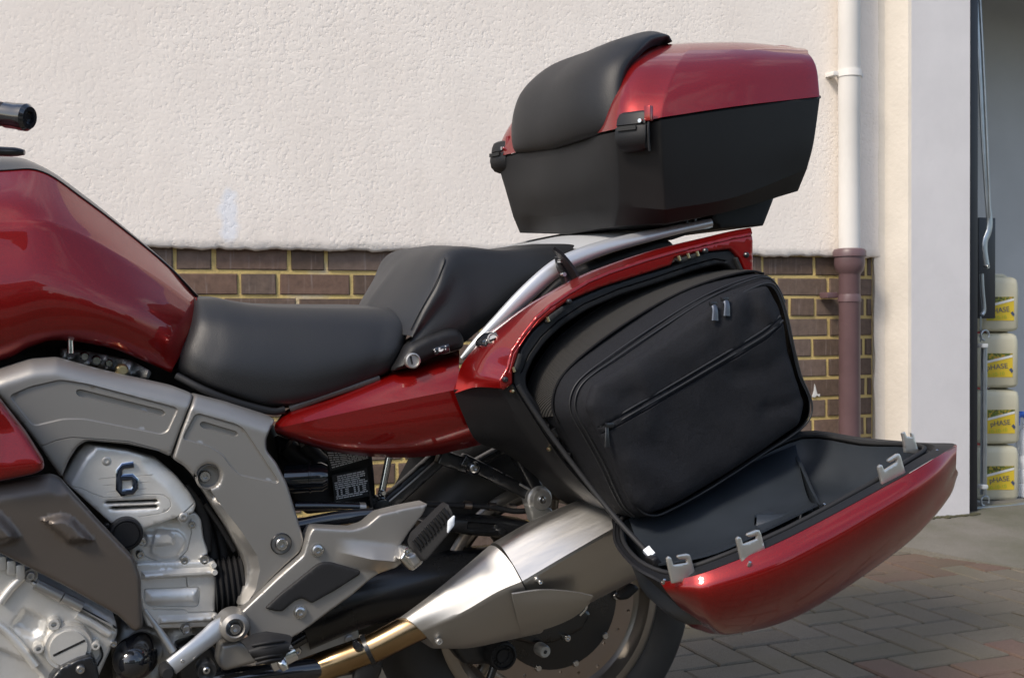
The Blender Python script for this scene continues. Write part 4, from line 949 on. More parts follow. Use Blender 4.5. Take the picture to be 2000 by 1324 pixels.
# rider footrest folded towards the camera
fr_a, fr_b = W(497, 1254, -.275), W(540, 1278, -.37)
pr = patch('rider_footrest', [
    zipY([(470, 1250), (492, 1238), (520, 1232)], [-.28, -.28, -.28]),
    zipY([(480, 1262), (520, 1240), (566, 1240)], [-.34, -.345, -.34]),
    zipY([(484, 1268), (524, 1256), (568, 1254)], [-.372, -.378, -.372]),
    zipY([(492, 1282), (524, 1286), (560, 1276)], [-.372, -.378, -.372]),
    zipY([(500, 1290), (526, 1298), (548, 1294)], [-.345, -.345, -.345])], 'rubber', bike, nu=6, nv=6, thick=.006)
box('peg_block', tuple(W(552, 1284, -.34)), (.04, .03, .018), 'polished', pr, .004, rot=Matrix.Rotation(radians(-22), 3, 'Y'))
tube('peg_feeler', [(546, 1284, -.36), (552, 1296, -.365), (558, 1308, -.368)], [.0055, .007, .0045], 'polished', pr)
for k in range(5):
    y = 1246+k*9; tube('tread_rib', [(492+k*2, y+14, -.374), (524, y+8, -.380), (556-k*2, y+4, -.374)], .0022, 'rubber', pr, seg=8)
# side stand and springs
tube('side_stand', [(392, 1338, -.2), (470, 1324, -.21), (560, 1312, -.22), (660, 1300, -.22), (722, 1290, -.22)], .0165, 'gloss_black', bike, seg=18)
tube('stand_foot', [(690, 1264, -.235), (712, 1275, -.235), (718, 1300, -.235), (706, 1340, -.235)], [.008, .022, .024, .018], 'black_metal', bike, seg=14, flat=(.6, (0, 1, 0)))
disc(700, 1263, -.25, [(0, .01), (5, .01), (9, .004), (9, -.02)], 'gloss_black', bike, 'stop_bolt', seg=18)
sp0, sp1 = W(452, 1310, -.19), W(492, 1306, -.19); cs = []
for i in range(97):
    t = i/96; a = t*2*pi*12; cs.append(sp0+(sp1-sp0)*t+w3(0, cos(a), sin(a))*.0062)
tube('stand_spring', cs, .0014, 'steel_bolt', bike, seg=6, line=True)
tube('spring_rod', [(492, 1306, -.19), (532, 1304, -.19)], .004, 'satin_steel', bike)
# cast centre-stand plate
csp = pillow('centre_stand_plate', [(574, 1250), (590, 1240), (640, 1232), (655, 1222), (700, 1228), (704, 1244), (690, 1262), (640, 1276), (590, 1296), (560, 1294), (566, 1268)], -.10, 'cast_rough', bike, h=.005, w=5, thick=.03, res=7); bolt(682, 1248, -.10, 10, 'satin_steel', csp, hgt=.005, seat=1.2); bolt(580, 1270, -.10, 9, 'steel_bolt', csp, hgt=.006)
tube('stand_leg', [(560, 1262, -.11), (600, 1238, -.11), (616, 1226, -.11)], .012, 'gloss_black', bike)

# ---- under the seat: battery carrier, damper reservoir, stay, labels
pillow('battery_carrier', [(535, 850), (640, 868), (728, 886), (733, 930), (736, 985), (650, 1000), (600, 1005), (560, 960)], -.06, 'black_plastic', bike, h=.008, w=8, thick=.12, res=14)
for pts in ([(560, 870, -.09), (580, 890, -.09), (600, 905, -.09)], [(590, 868, -.09), (612, 890, -.09), (628, 905, -.09)]): tube('corrugated_duct', pts, .016, 'black_plastic', bike)
r0, r1 = W(556, 935, -.12), W(640, 930, -.135); dl = (r1-r0); LL = float(np.linalg.norm(dl))
lathe('damper_reservoir', [(0, 0), (.024, 0), (.024, LL*.55), (.0255, LL*.56), (.0255, LL*.60), (.024, LL*.61), (.024, LL*.86), (.019, LL), (.010, LL), (.009, LL-.003), (0, LL-.003)], r0, dl, 'gloss_black', bike, 36)
def warning_label(corners, Y, nl, seed, name, cell=False):
    r = np.random.RandomState(seed); TL, TR_, BR, BL = [W(x, y, Y) for x, y in corners]
    sh = finish(name, pyd([TL, TR_, BR, BL]+[p+w3(0, .001, 0) for p in (TL, TR_, BR, BL)], [(3, 2, 1, 0), (0, 1, 5, 4), (1, 2, 6, 5), (2, 3, 7, 6), (3, 0, 4, 7)]), 'label_black', bike, 0)
    V = []; Fc = []
    at = lambda u, v: TL*(1-u)*(1-v)+TR_*u*(1-v)+BR*u*v+BL*(1-u)*v+w3(0, -.0006, 0)
    def q(u0, u1, v0, v1):
        b = len(V); V.extend([at(u0, v1), at(u1, v1), at(u1, v0), at(u0, v0)]); Fc.append((b, b+1, b+2, b+3))
    v = .06
    for i in range(nl):
        dv = .86/nl; ind = .14 if (cell and i < 3) else .05; u = ind; end = r.uniform(.7, .96) if i % 4 == 3 else r.uniform(.9, .97)
        if cell and .50 < v < .72:
            for ub in (.08, .56):
                for c in range(2): q(ub+c*.11, ub+c*.11+.05, v+.1*dv, v+.75*dv)
                q(ub+.24, ub+.34, v+.15*dv, v+.65*dv)
        else:
            while u < end:
                wd = r.uniform(.05, .17); q(u, min(end, u+wd), v+.12*dv, v+.66*dv); u += wd+.018
        v += dv
    finish('printed_text', pyd(V, Fc), 'white_print', sh, 0)
warning_label([(634, 880), (722, 884), (724, 894), (646, 920)], -.075, 7, 1, 'upper_warning_sticker')
warning_label([(648, 928), (716, 914), (724, 968), (654, 981)], -.075, 12, 5, 'lower_warning_sticker', True)
tube('gas_strut', [(760, 890, -.10), (750, 940, -.10), (744, 968, -.10)], .0062, 'polished', bike, seg=14); disc(745, 976, -.105, [(0, .012), (7, .010), (10, .0), (7, -.01), (0, -.012)], 'gloss_black', bike, 'ball_joint', seg=20)
disc(747, 962, -.105, [(0, .008), (4, .008), (6, .003), (6, -.01)], 'polished', bike, 'strut_end', seg=14)
tube('brake_pipe', [(575, 988, -.14), (640, 988, -.14), (712, 990, -.14)], .0075, 'gloss_black', bike); tube('pipe_ferrule', [(701, 990, -.14), (713, 990.5, -.14)], .0079, 'satin_steel', bike)
tube('linkage_rod', [(580, 1030, -.17), (650, 1016, -.17), (700, 1010, -.17), (728, 1008, -.17)], .014, 'gloss_black', bike, flat=(.7, (0, 1, 0)))
tube('cable', [(722, 960, -.13), (726, 985, -.13), (730, 1005, -.13), (722, 1020, -.13)], .0025, 'black_plastic', bike, seg=8)
disc(744, 990, -.11, [(0, .012), (16, .010), (20, 0), (20, -.03)], 'black_metal', bike, 'rocker_joint', seg=24)

# ---- rear subframe and hanger
def bar(name, a, b, wpx, Y, th=.02, mat_='black_metal', Y2=None):
    a, b = np.array(a, float), np.array(b, float); d = (b-a)/np.linalg.norm(b-a); n = np.array([-d[1], d[0]])*wpx/2; Y2 = Y if Y2 is None else Y2
    L = np.linalg.norm(b-a); Yf = lambda x, y: Y+(Y2-Y)*np.clip(((x-a[0])*d[0]+(y-a[1])*d[1])/L, 0, 1)
    return pillow(name, [tuple(a+n), tuple(b+n), tuple(b-n), tuple(a-n)], Yf, mat_, bike, h=.003, w=4, thick=th, res=12, rnd=4)
bar('subframe_strut', (720, 1022), (880, 878), 30, -.10); tube('strut_edge', [(728, 1006, -.105), (800, 945, -.105), (868, 884, -.105)], .0018, 'satin_grey', bike, seg=6)
bar('hanger_arm', (905, 898), (1062, 978), 26, -.15); bar('hanger_stay', (860, 892), (925, 914), 30, -.14); bar('hanger_strut', (1012, 880), (1056, 965), 24, -.16); bar('tail_stay', (925, 912), (990, 876), 16, -.13)
tube('stay_edge', [(1015, 945, -.165), (1034, 956, -.165)], .0022, 'satin_steel', bike, seg=6)
hb = disc(926, 914, -.153, [(0, .004), (13, .004), (14, 0), (14, -.02)], 'gloss_black', bike, 'hanger_boss', seg=28); bolt(926, 914, -.157, 10, 'steel_bolt', hb, hgt=.005)
hw = disc(1056, 975, -.165, [(0, .006), (6, .006), (7, .010), (10, .010), (11, .008), (19, .008), (21, .004), (22, -.002), (26, -.004), (26, -.03)], 'satin_steel', bike, 'hanger_washer', seg=40); bolt(1058, 975, -.173, 7, 'steel_bolt', hw, hgt=.004)
pillow('exhaust_bracket', [(1032, 985), (1078, 992), (1085, 1010), (1062, 1024), (1042, 1022)], -.17, 'cast_rough', bike, h=.003, w=4, thick=.02, res=7)
pillow('rear_hugger', [(790, 880), (960, 876), (915, 905), (870, 945), (838, 1000), (800, 985), (845, 900)], .02, 'black_plastic', bike, h=.01, w=10, thick=.12, res=16)
# brake line with fittings
tube('brake_hose', [(832, 984, -.12), (900, 987, -.12), (960, 990, -.125), (1005, 998, -.13), (1040, 996, -.13)], .005, 'rubber', bike)
for x in (914, 962, 1000): tube('hose_fitting', [(x-8, 986+(x-914)*.06, -.122), (x+6, 987+(x-914)*.06, -.122)], .0075, 'disc_steel', bike)
# swingarm
swm = pillow('swingarm', [(826, 1020), (880, 1008), (960, 1012), (1040, 1020), (1060, 1044), (1000, 1052), (930, 1048), (880, 1040), (830, 1048)], -.13, 'black_metal', bike, h=.012, w=10, thick=.05, res=10, panels=[(fillet([(912, 1018), (972, 1022), (972, 1036), (912, 1034)], 3), -.004, 3)])
for x, y in ((980, 1038), (1018, 1038)): disc(x, y, -.133, [(0, .004), (6, .004), (8, 0), (8, -.01)], 'black_metal', swm, 'arm_bolt', seg=16)
sh0 = [(585, 1200, -.07), (680, 1168, -.08), (770, 1148, -.085), (880, 1128, -.08), (960, 1120, -.07)]
tube('shaft_housing', sh0, [.062, .056, .052, .05, .05], 'black_metal', bike, seg=30)
tube('lower_arm', [(560, 1225, -.04), (700, 1205, -.04), (830, 1190, -.04)], .03, 'engine_dark', bike, seg=16)

# ---- rear wheel
wheel = bpy.data.objects.new('rear_wheel', None); COL.objects.link(wheel); wheel.location = (AX, 0, AZ); setparent(wheel, bike)
TRd = AZ+.004
def wl(name, prof, mat_, seg=72, parent=wheel, sm=40): return lathe(name, prof, (AX, 0, AZ), (0, -1, 0), mat_, parent, seg, sm)
wl('tyre', [(.205, .070), (.222, .082), (.245, .092), (.268, .094), (TRd-.03, .088), (TRd-.018, .074), (TRd-.006, .045), (TRd, 0), (TRd-.006, -.045), (TRd-.018, -.074), (.268, -.094), (.245, -.092), (.222, -.082), (.205, -.07)], 'tyre_rubber', 96)
wl('rim', [(.172, .03), (.180, .058), (.195, .064), (.203, .074), (.205, .082), (.2125, .085), (.216, .082), (.213, .077), (.219, .080), (.2225, .083), (.219, .086), (.213, .088), (.203, .088), (.199, .080), (.190, .070)], 'rim_grey', 96)
wl('rim_barrel', [(.205, .07), (.180, .05), (.172, 0), (.180, -.05), (.205, -.07)], 'rim_grey', 96)
wl('hub', [(0, .05), (.03, .05), (.045, .045), (.05, 0), (.045, -.05), (0, -.05)], 'rim_grey', 36)
for i in range(10):
    a = 2*pi*i/10+.25+(.16 if i % 2 else -.16); a2 = 2*pi*i/10+.25+(.07 if i % 2 else -.07)
    p0 = w3(AX+.04*cos(a), -.02, AZ+.04*sin(a)); p1 = w3(AX+.11*cos((a+a2)/2), -.035, AZ+.11*sin((a+a2)/2)); p2 = w3(AX+.185*cos(a2), -.04, AZ+.185*sin(a2))
    tube('spoke', [p0, p1, p2], [.014, .010, .012], 'rim_grey', wheel, seg=10)
# brake disc with drilled holes, built flat in the wheel plane
def ring_mesh(r0, r1, y0, th, holes, n=90):
    pts = []; ed = []
    def circ(cx, cz, r, k):
        b = len(pts); pts.extend([(cx+r*cos(2*pi*i/k), cz+r*sin(2*pi*i/k)) for i in range(k)]); ed.extend([(b+i, b+(i+1) % k) for i in range(k)])
    circ(0, 0, r1, n); circ(0, 0, r0, n)
    for hx, hz, hr in holes: circ(hx, hz, hr, 10)
    vs, es, fs, *_ = delaunay_2d_cdt([Vector(p) for p in pts], ed, [], 0, 1e-7); V2 = np.array([v[:] for v in vs]); C = np.array([V2[list(f)].mean(0) for f in fs]); R = np.hypot(C[:, 0], C[:, 1])
    keep = (R < r1*.9995) & (R > r0*1.0005)
    for hx, hz, hr in holes: keep &= np.hypot(C[:, 0]-hx, C[:, 1]-hz) > hr*.93
    fs = [tuple(f) for f, k in zip(fs, keep) if k]; V = [(AX+p[0], y0, AZ+p[1]) for p in V2]+[(AX+p[0], y0+th, AZ+p[1]) for p in V2]; nn = len(V2)
    E = {}
    for f in fs:
        for a, b in zip(f, f[1:]+f[:1]): E[(a, b)] = 1
    F2 = list(fs)+[tuple(nn+i for i in reversed(f)) for f in fs]+[(b, a, nn+a, nn+b) for (a, b) in E if (b, a) not in E]
    return pyd(V, F2)
hl = []
for i in range(24):
    a = 2*pi*i/24+.06; r = (.128, .140, .150)[i % 3]; hl.append((r*cos(a), r*sin(a), .0032))
DYc = -.105
dsk = finish('brake_disc', ring_mesh(.118, .158, DYc, .005, hl), 'disc_steel', bike, 30, recalc=True)
cr = lathe('disc_carrier', [(.05, .012), (.075, .012), (.105, .006), (.121, .002), (.121, -.004)], (AX, DYc, AZ), (0, -1, 0), 'black_metal', dsk, 48)
for i in range(10):
    a = 2*pi*i/10; lathe('rivet', [(0, .006), (.005, .006), (.007, .002), (.007, -.002)], (AX+.12*cos(a), DYc, AZ+.12*sin(a)), (0, -1, 0), 'steel_bolt', dsk, 14)
# speed sensor ring and caliper parts
pillow('caliper', [(870, 1250), (990, 1200), (1090, 1190), (1140, 1180), (1160, 1200), (1140, 1232), (1090, 1256), (1050, 1262), (1010, 1252), (960, 1300), (910, 1300)], -.135, 'black_metal', bike, h=.012, w=10, thick=.05, res=10, rnd=8)
ac2 = disc(979, 1278, -.155, [(0, .012), (14, .012), (15, .009), (21, .009), (23, .013), (27, .012), (29, .006), (29, -.02)], 'black_plastic', bike, 'axle_cover', seg=40)
for i in range(16):
    a = 2*pi*i/16; p = W(979, 1278, -.168); box('grip_tooth', tuple(p+w3(.0155*cos(a), 0, .0155*sin(a))), (.003, .003, .003), 'black_plastic', ac2, 0)
bolt(1058, 1268, -.15, 13, 'cast_rough', bike, hgt=.016, hexr=.3); bolt(1107, 1245, -.145, 7, 'steel_bolt', bike, hgt=.006)
tube('sensor_bracket', [(965, 1300, -.15), (955, 1330, -.15)], .007, 'black_metal', bike)
tube('abs_bracket', [(1140, 1172, -.13), (1142, 1186, -.13), (1130, 1200, -.13)], .006, 'polished', bike, seg=10)
pillow('chain_guard_tab', [(1206, 1165), (1240, 1140), (1250, 1150), (1228, 1170), (1210, 1172)], -.12, 'black_plastic', bike, h=.002, w=3, thick=.02, res=7)

# ---- exhaust
exh = bpy.data.objects.new('exhaust', None); COL.objects.link(exh); exh.location = tuple(W(1000, 1150, -.27)); setparent(exh, bike)
tube('header_pipe', [(585, 1318, -.20), (650, 1294, -.22), (720, 1268, -.235), (800, 1228, -.25), (850, 1205, -.255)], [.0235, .0235, .0235, .0245, .025], 'heat_gold', exh, seg=30)
tube('pipe_clamp', [(716, 1270, -.234), (724, 1266, -.2355)], .0255, 'black_metal', exh, seg=30)
def bev(s, n):
    P = [np.array(P3(p)) for p in s]; P[0] = P[0]+(P[1]-P[0])*.07; P[-1] = P[-1]+(P[-2]-P[-1])*.07; return crv(np.array(P), n)
def closed_loft(name, sections, mat_, n=7, m=6, smooth=40, parent=exh, caps=True, cr=None):
    S = [crv(np.array([P3(p) for p in s]), n, True) if cr is None else bev(s[cr:]+s[:cr+1], n) for s in sections]; G = np.array(S); R = np.array([crv(G[:, j], m) for j in range(G.shape[1])]).transpose(1, 0, 2)
    rings = [list(r) for r in R]; return finish(name, loft(rings, caps), mat_, parent, smooth, recalc=True)
can_sec = [
    [(958, 1072, -.225), (975, 1064, -.285), (1000, 1098, -.319), (1022, 1137, -.343), (1040, 1175, -.325), (1060, 1208, -.295), (1040, 1225, -.24), (985, 1170, -.19)],
    [(1045, 1022, -.23), (1060, 1014, -.29), (1085, 1048, -.323), (1110, 1085, -.348), (1130, 1125, -.329), (1148, 1165, -.298), (1130, 1180, -.24), (1070, 1100, -.19)],
    [(1140, 980, -.235), (1155, 970, -.295), (1178, 1000, -.328), (1200, 1033, -.352), (1220, 1075, -.333), (1240, 1122, -.30), (1220, 1130, -.24), (1160, 1040, -.19)],
    [(1235, 935, -.24), (1250, 925, -.30), (1272, 955, -.331), (1292, 985, -.355), (1308, 1030, -.336), (1325, 1080, -.303), (1310, 1088, -.24), (1250, 990, -.19)]]
closed_loft('muffler_can', can_sec, 'brushed_steel', smooth=25, cr=3)
shell_sec = [
    [(776, 1212, -.245), (790, 1206, -.268), (806, 1216, -.280), (824, 1232, -.283), (838, 1248, -.272), (850, 1264, -.25), (838, 1262, -.235), (800, 1235, -.222)],
    [(842, 1166, -.24), (856, 1158, -.278), (880, 1172, -.298), (902, 1198, -.314), (916, 1226, -.292), (925, 1258, -.258), (905, 1262, -.23), (868, 1220, -.208)],
    [(905, 1117, -.232), (920, 1106, -.285), (948, 1124, -.316), (972, 1158, -.337), (990, 1198, -.306), (1000, 1240, -.264), (980, 1246, -.225), (935, 1190, -.195)],
    [(953, 1080, -.225), (966, 1066, -.288), (996, 1096, -.324), (1020, 1138, -.350), (1040, 1180, -.320), (1062, 1226, -.272), (1042, 1232, -.225), (984, 1174, -.186)]]
closed_loft('heat_shield', shell_sec, 'satin_steel', smooth=35, cr=3)
ls = [zipY([(1000, 1160), (1060, 1152), (1120, 1156), (1158, 1164)], [-.349, -.351, -.350, -.347]),
      zipY([(1005, 1185), (1062, 1180), (1118, 1176), (1155, 1170)], [-.334, -.338, -.340, -.343]),
      zipY([(1012, 1215), (1068, 1206), (1118, 1194), (1152, 1174)], [-.306, -.312, -.322, -.339]),
      zipY([(1020, 1240), (1078, 1224), (1122, 1204), (1152, 1178)], [-.270, -.284, -.304, -.335])]
patch('lower_heat_shield', ls, 'satin_steel', exh, nu=6, nv=5, thick=.003)
bolt(1055, 1136, -.349, 5, 'polished', exh, hgt=.004, name='shield_screw'); bolt(857, 1252, -.278, 7, 'satin_steel', exh, hgt=.005, name='shield_screw')

# ---- passenger footrest
pf = pillow('passenger_footrest', [(806, 1062), (812, 1046), (868, 992), (878, 984), (886, 1000), (889, 1028), (880, 1042), (836, 1094), (826, 1098), (812, 1080)], lambda x, y: -.31-.0006*(x-810), 'rubber', bike, h=.006, w=6, thick=.022, res=7, rnd=4)
for i in range(11):
    t = i/10; x, y = 810+t*58, 1056-t*62
    tube('tread_rib', [(x-3, y-2, -.318-.0006*(x-810)), (x+9, y+16, -.318-.0006*(x-810))], .0028, 'rubber', pf, seg=8)
pillow('reflector_end', [(876, 1018), (889, 1006), (888, 1026), (875, 1042)], -.365, 'white_plastic', pf, h=.001, w=2, thick=.004, res=5, rnd=3)
pb = pillow('footrest_hinge', [(780, 1092), (792, 1072), (806, 1070), (828, 1090), (828, 1100), (808, 1116), (798, 1112)], -.30, 'polished', bike, h=.006, w=5, thick=.03, res=6, rnd=4); bolt(793, 1074, -.305, 7, 'polished', pb, hgt=.01)
pillow('hinge_face', [(795, 1088), (812, 1080), (826, 1094), (810, 1110)], -.308, 'satin_steel', pb, h=.002, w=3, thick=.008, res=5, rnd=2)

# ---- grab rail, rack and tail
gr_pts = [(902, 700, -.205), (930, 672, -.21), (975, 628, -.215), (1025, 577, -.22), (1078, 530, -.22), (1120, 506, -.22), (1185, 482, -.22), (1280, 458, -.22), (1390, 434, -.215)]
gr = tube('grab_rail', gr_pts, [.004, .009, .013, .0148, .0148, .0142, .0125, .010, .007], 'rail_silver', bike, seg=20, flat=(.62, (.3, -.75, .25)))
gp = [P3(p) for p in gr_pts]; tube('grab_rail_far', [mir(p) for p in gp], [.003, .0075, .0105, .012, .012, .012, .011, .009, .006], 'rail_silver', bike, seg=12).name = 'grab_rail'
rk = [[w3(*mir(P3(p))) for p in [(1165, 474, -.19), (1230, 458, -.19), (1310, 444, -.19), (1380, 432, -.18)]],
      [w3(P3(p)[0]-.03, 0, P3(p)[2]+.010) for p in [(1165, 474, -.19), (1230, 458, -.19), (1310, 444, -.19), (1380, 432, -.18)]],
      [(1128, 486, -.15), (1200, 466, -.17), (1290, 446, -.18), (1380, 431, -.18)], [(1120, 500, -.20), (1195, 474, -.21), (1290, 450, -.21), (1385, 433, -.205)]]
patch('luggage_rack', rk, 'rack_silver', bike, nu=6, nv=5, thick=.012)
pillow('tail_panel', [(1040, 590), (1085, 548), (1112, 530), (1200, 496), (1290, 466), (1312, 468), (1322, 480), (1300, 492), (1200, 530), (1100, 575)], -.16, 'black_plastic', bike, h=.012, w=10, thick=.10, res=10)
for x, y in ((1340, 446), (1356, 442)): disc(x, y, -.20, [(0, .004), (4, .004), (4, -.02)], 'black_metal', bike, 'rack_bolt', axis=(0, 0, -1), seg=12)
pillow('rack_lip', [(1300, 462), (1340, 452), (1384, 434), (1380, 444), (1345, 458), (1310, 470)], -.19, 'black_plastic', bike, h=.002, w=3, thick=.05, res=8)

pillow('rack_mount', [(1270, 436), (1320, 430), (1392, 424), (1394, 438), (1330, 450), (1275, 456)], -.14, 'black_plastic', bike, h=.002, w=3, thick=.28, res=12, rnd=3)

# ---- front of the machine, just outside the picture on the left
FX = [[w3(-.95, 0, .88), w3(-.82, 0, 1.02), w3(-.58, 0, 1.11), w3(-.34, 0, 1.10), w3(-.165, 0, 1.085)],
      [w3(-.95, -.05, .86), w3(-.82, -.16, .98), w3(-.58, -.23, 1.06), w3(-.34, -.21, 1.075), w3(-.165, -.09, 1.075)],
      [w3(-.95, -.08, .79), w3(-.82, -.24, .88), w3(-.58, -.34, .93), w3(-.34, -.35, .92), w3(-.165, -.215, .93)],
      [w3(-.94, -.08, .70), w3(-.82, -.25, .74), w3(-.58, -.36, .74), w3(-.34, -.37, .74), w3(-.175, -.32, .76)],
      [w3(-.90, -.05, .62), w3(-.80, -.18, .60), w3(-.58, -.31, .55), w3(-.34, -.35, .52), w3(-.175, -.312, .56)],
      [w3(-.88, -.02, .60), w3(-.78, -.10, .57), w3(-.58, -.24, .44), w3(-.34, -.30, .36), w3(-.16, -.30, .34)]]
patch('front_fairing', FX, 'red_paint', bike, nu=8, nv=6, mirror=True, smooth=50)
box('radiator', (-.42, 0, .50), (.16, .50, .46), 'black_metal', bike, .02)
FWX = AX-1.66
fw = bpy.data.objects.new('front_wheel', None); COL.objects.link(fw); fw.location = (FWX, 0, .305); setparent(fw, bike)
lathe('tyre', [(.20, .045), (.24, .060), (.275, .055), (.295, .035), (.303, 0), (.295, -.035), (.275, -.055), (.24, -.060), (.20, -.045)], (FWX, 0, .305), (0, -1, 0), 'tyre_rubber', fw, 72)
lathe('rim', [(.17, .02), (.195, .045), (.215, .052), (.205, .056), (.19, .045), (.17, -.02), (.195, -.045), (.215, -.052)], (FWX, 0, .305), (0, -1, 0), 'rim_grey', fw, 72)
for i in range(5):
    a = 2*pi*i/5; tube('spoke', [w3(FWX+.03*cos(a), 0, .305+.03*sin(a)), w3(FWX+.19*cos(a), 0, .305+.19*sin(a))], .014, 'rim_grey', fw, seg=10)
for sy in (-1, 1):
    tube('fork_leg', [w3(FWX, sy*.10, .305), w3(FWX+.12, sy*.10, .62), w3(FWX+.25, sy*.08, .95)], .026, 'black_metal', bike, seg=16)
tube('handlebar', [w3(-.20, -.27, 1.14), w3(-.30, -.15, 1.15), w3(-.34, 0, 1.15), w3(-.30, .15, 1.15), w3(-.16, .36, 1.13)], .012, 'black_metal', bike, seg=12)

# ------------------------------------------------------------------ side pannier, open
pan = thing('pannier', tuple(W(1300, 900, -.36)), 'red and black side pannier on the motorcycle, lid dropped open', 'pannier')
R_out = [(978, 758), (975, 742), (989, 720), (998, 684), (1021, 650), (1046, 618), (1072, 595), (1110, 569), (1147, 547), (1190, 529), (1257, 506), (1315, 489), (1372, 475), (1430, 461), (1469, 454)]
R_in = [(1002, 750), (1002, 724), (1016, 680), (1038, 647), (1067, 621), (1104, 592), (1135, 578), (1176, 561), (1243, 540), (1312, 518), (1319, 504), (1361, 494), (1428, 487), (1446, 506), (1466, 550)]
rim_poly = R_out+[(1472, 470), (1472, 556)]+R_in[::-1]+[(984, 762)]
PYR = -.362
rimf = pillow('red_rim', rim_poly, PYR, 'red_paint', pan, h=.003, w=4, thick=.012, res=7, rnd=2, grooves=[([(x+5, y+6) for x, y in R_out[2:]], 1.5, .0015, False)])
Tin = zipY([(888, 768), (893, 742), (902, 712), (925, 682), (952, 652), (985, 626), (1020, 602), (1060, 580), (1105, 556), (1160, 532), (1240, 504), (1310, 485), (1370, 471), (1430, 457), (1467, 450)],
           [-.235, -.235, -.232, -.23, -.23, -.232, -.236, -.24, -.245, -.25, -.26, -.27, -.275, -.28, -.28])
Rim = [(x, y, PYR+.002) for x, y in R_out]
mid = [P3(a)*.5+P3(b)*.5+w3(-.006, -.006, .006) for a, b in zip(Tin, Rim)]
patch('red_shoulder', [Tin, mid, Rim], 'red_paint', pan, nu=4, nv=7, thick=.003, smooth=50)
# black front of the shell
Fr = [zipY([(886, 762), (905, 812), (932, 862), (985, 884), (1036, 921), (1084, 968), (1125, 990), (1190, 1000)], [-.235, -.232, -.225, -.20, -.19, -.19, -.20, -.22]),
      zipY([(933, 756), (958, 808), (985, 855), (1025, 895), (1068, 932), (1108, 966), (1145, 986), (1198, 1000)], [-.295, -.295, -.29, -.275, -.265, -.26, -.265, -.27]),
      zipY([(978, 751), (1000, 800), (1030, 848), (1064, 896), (1100, 940), (1138, 972), (1165, 990), (1205, 1003)], [-.350, -.349, -.346, -.340, -.335, -.325, -.32, -.32]),
      zipY([(1000, 752), (1030, 798), (1062, 848), (1098, 900), (1138, 946), (1172, 980), (1195, 995), (1212, 1003)], [PYR]*8)]
patch('front_shell', Fr, 'black_plastic', pan, nu=6, nv=6, crease=(2,), thick=.004, smooth=35)
# black flange with the opening, and the box behind it
fl_out = [(1003, 752), (1003, 724), (1018, 680), (1040, 647), (1068, 621), (1105, 592), (1178, 561), (1243, 540), (1312, 520), (1361, 494), (1428, 487), (1446, 506), (1466, 552), (1510, 640), (1545, 740), (1572, 835), (1560, 850), (1400, 920), (1212, 1003), (1190, 990), (1138, 946), (1062, 848)]
fl_in = [(1030, 757), (1028, 735), (1042, 702), (1066, 668), (1100, 636), (1150, 604), (1215, 576), (1290, 552), (1360, 528), (1405, 516), (1425, 520), (1446, 550), (1490, 650), (1522, 740), (1540, 820), (1530, 834), (1390, 898), (1225, 972), (1200, 970), (1160, 930), (1085, 840)]
flg = pillow('opening_flange', fl_out, -.356, 'black_plastic', pan, h=.004, w=5, thick=.02, res=8, rnd=6, holes=[list(map(tuple, fillet(fl_in, 14)))], grooves=[([(x-9, y-10) for x, y in fl_in[1:11]], 2, .003, False)])
ring0 = crv(np.array([W(x, y, -.35) for x, y in fl_in]), 3, True); cen = ring0.mean(0)
rings = [[p+w3(0, dy, 0)+(cen-p)*w3(k, 0, k) for p in ring0] for dy, k in ((0, 0), (.06, .0), (.14, .03), (.175, .12))]
finish('inner_box', loft([list(r) for r in rings], False), 'black_plastic', pan, 50)
finish('inner_back', pyd(rings[-1], [tuple(range(len(ring0)))]), 'black_plastic', pan, 0)
# slots with latch pins, screws
for q, pins in (([(1066, 628), (1074, 616), (1100, 598), (1104, 606), (1080, 626), (1070, 632)], [(1070, 624)]), ([(1004, 722), (1014, 690), (1022, 692), (1018, 712), (1010, 728)], [(1003, 722)]), ([(1320, 508), (1362, 494), (1366, 502), (1330, 514)], [(1326, 505), (1344, 500), (1362, 496)]), ([(1436, 504), (1441, 502), (1458, 540), (1453, 544)], [])):
    s = pillow('latch_slot', q, -.3645, 'dark_cavity', pan, h=.001, w=2, thick=.006, res=5, rnd=2)
    for x, y in pins: tube('latch_pin', [(x-1, y-5, -.367), (x+2, y+4, -.367)], .0026, 'brass_pin', s, seg=8)
for x, y in ((987, 741), (1112, 589), (1378, 490), (1458, 498)): disc(x, y, -.364, [(0, .004), (3.5, .0035), (5.5, .0015), (6, -.004)], 'black_metal', pan, 'rim_screw', seg=18)
for x, y in ((1001, 764), (1073, 877)): disc(x, y, -.363, [(0, .004), (3, .003), (4.2, 0), (4.2, -.004)], 'brass_pin', pan, 'brass_screw', seg=14)
# lock
lk = pillow('lock_plate', [(947, 676), (948, 664), (962, 652), (976, 648), (984, 652), (980, 664), (966, 676), (954, 682)], -.290, 'gloss_black', pan, h=.003, w=5, thick=.04, res=5, rnd=5)
disc(963, 663, -.294, [(0, .006), (7.5, .006), (9, .008), (11.5, .006), (12, -.005)], 'satin_steel', lk, 'lock_cylinder', axis=(-.35, -1, .3), seg=28)
pillow('key_slot', [(956, 664), (969, 659), (970, 663), (957, 668)], -.3035, 'dark_cavity', lk, h=0, w=1, thick=.001, res=4, rnd=1)
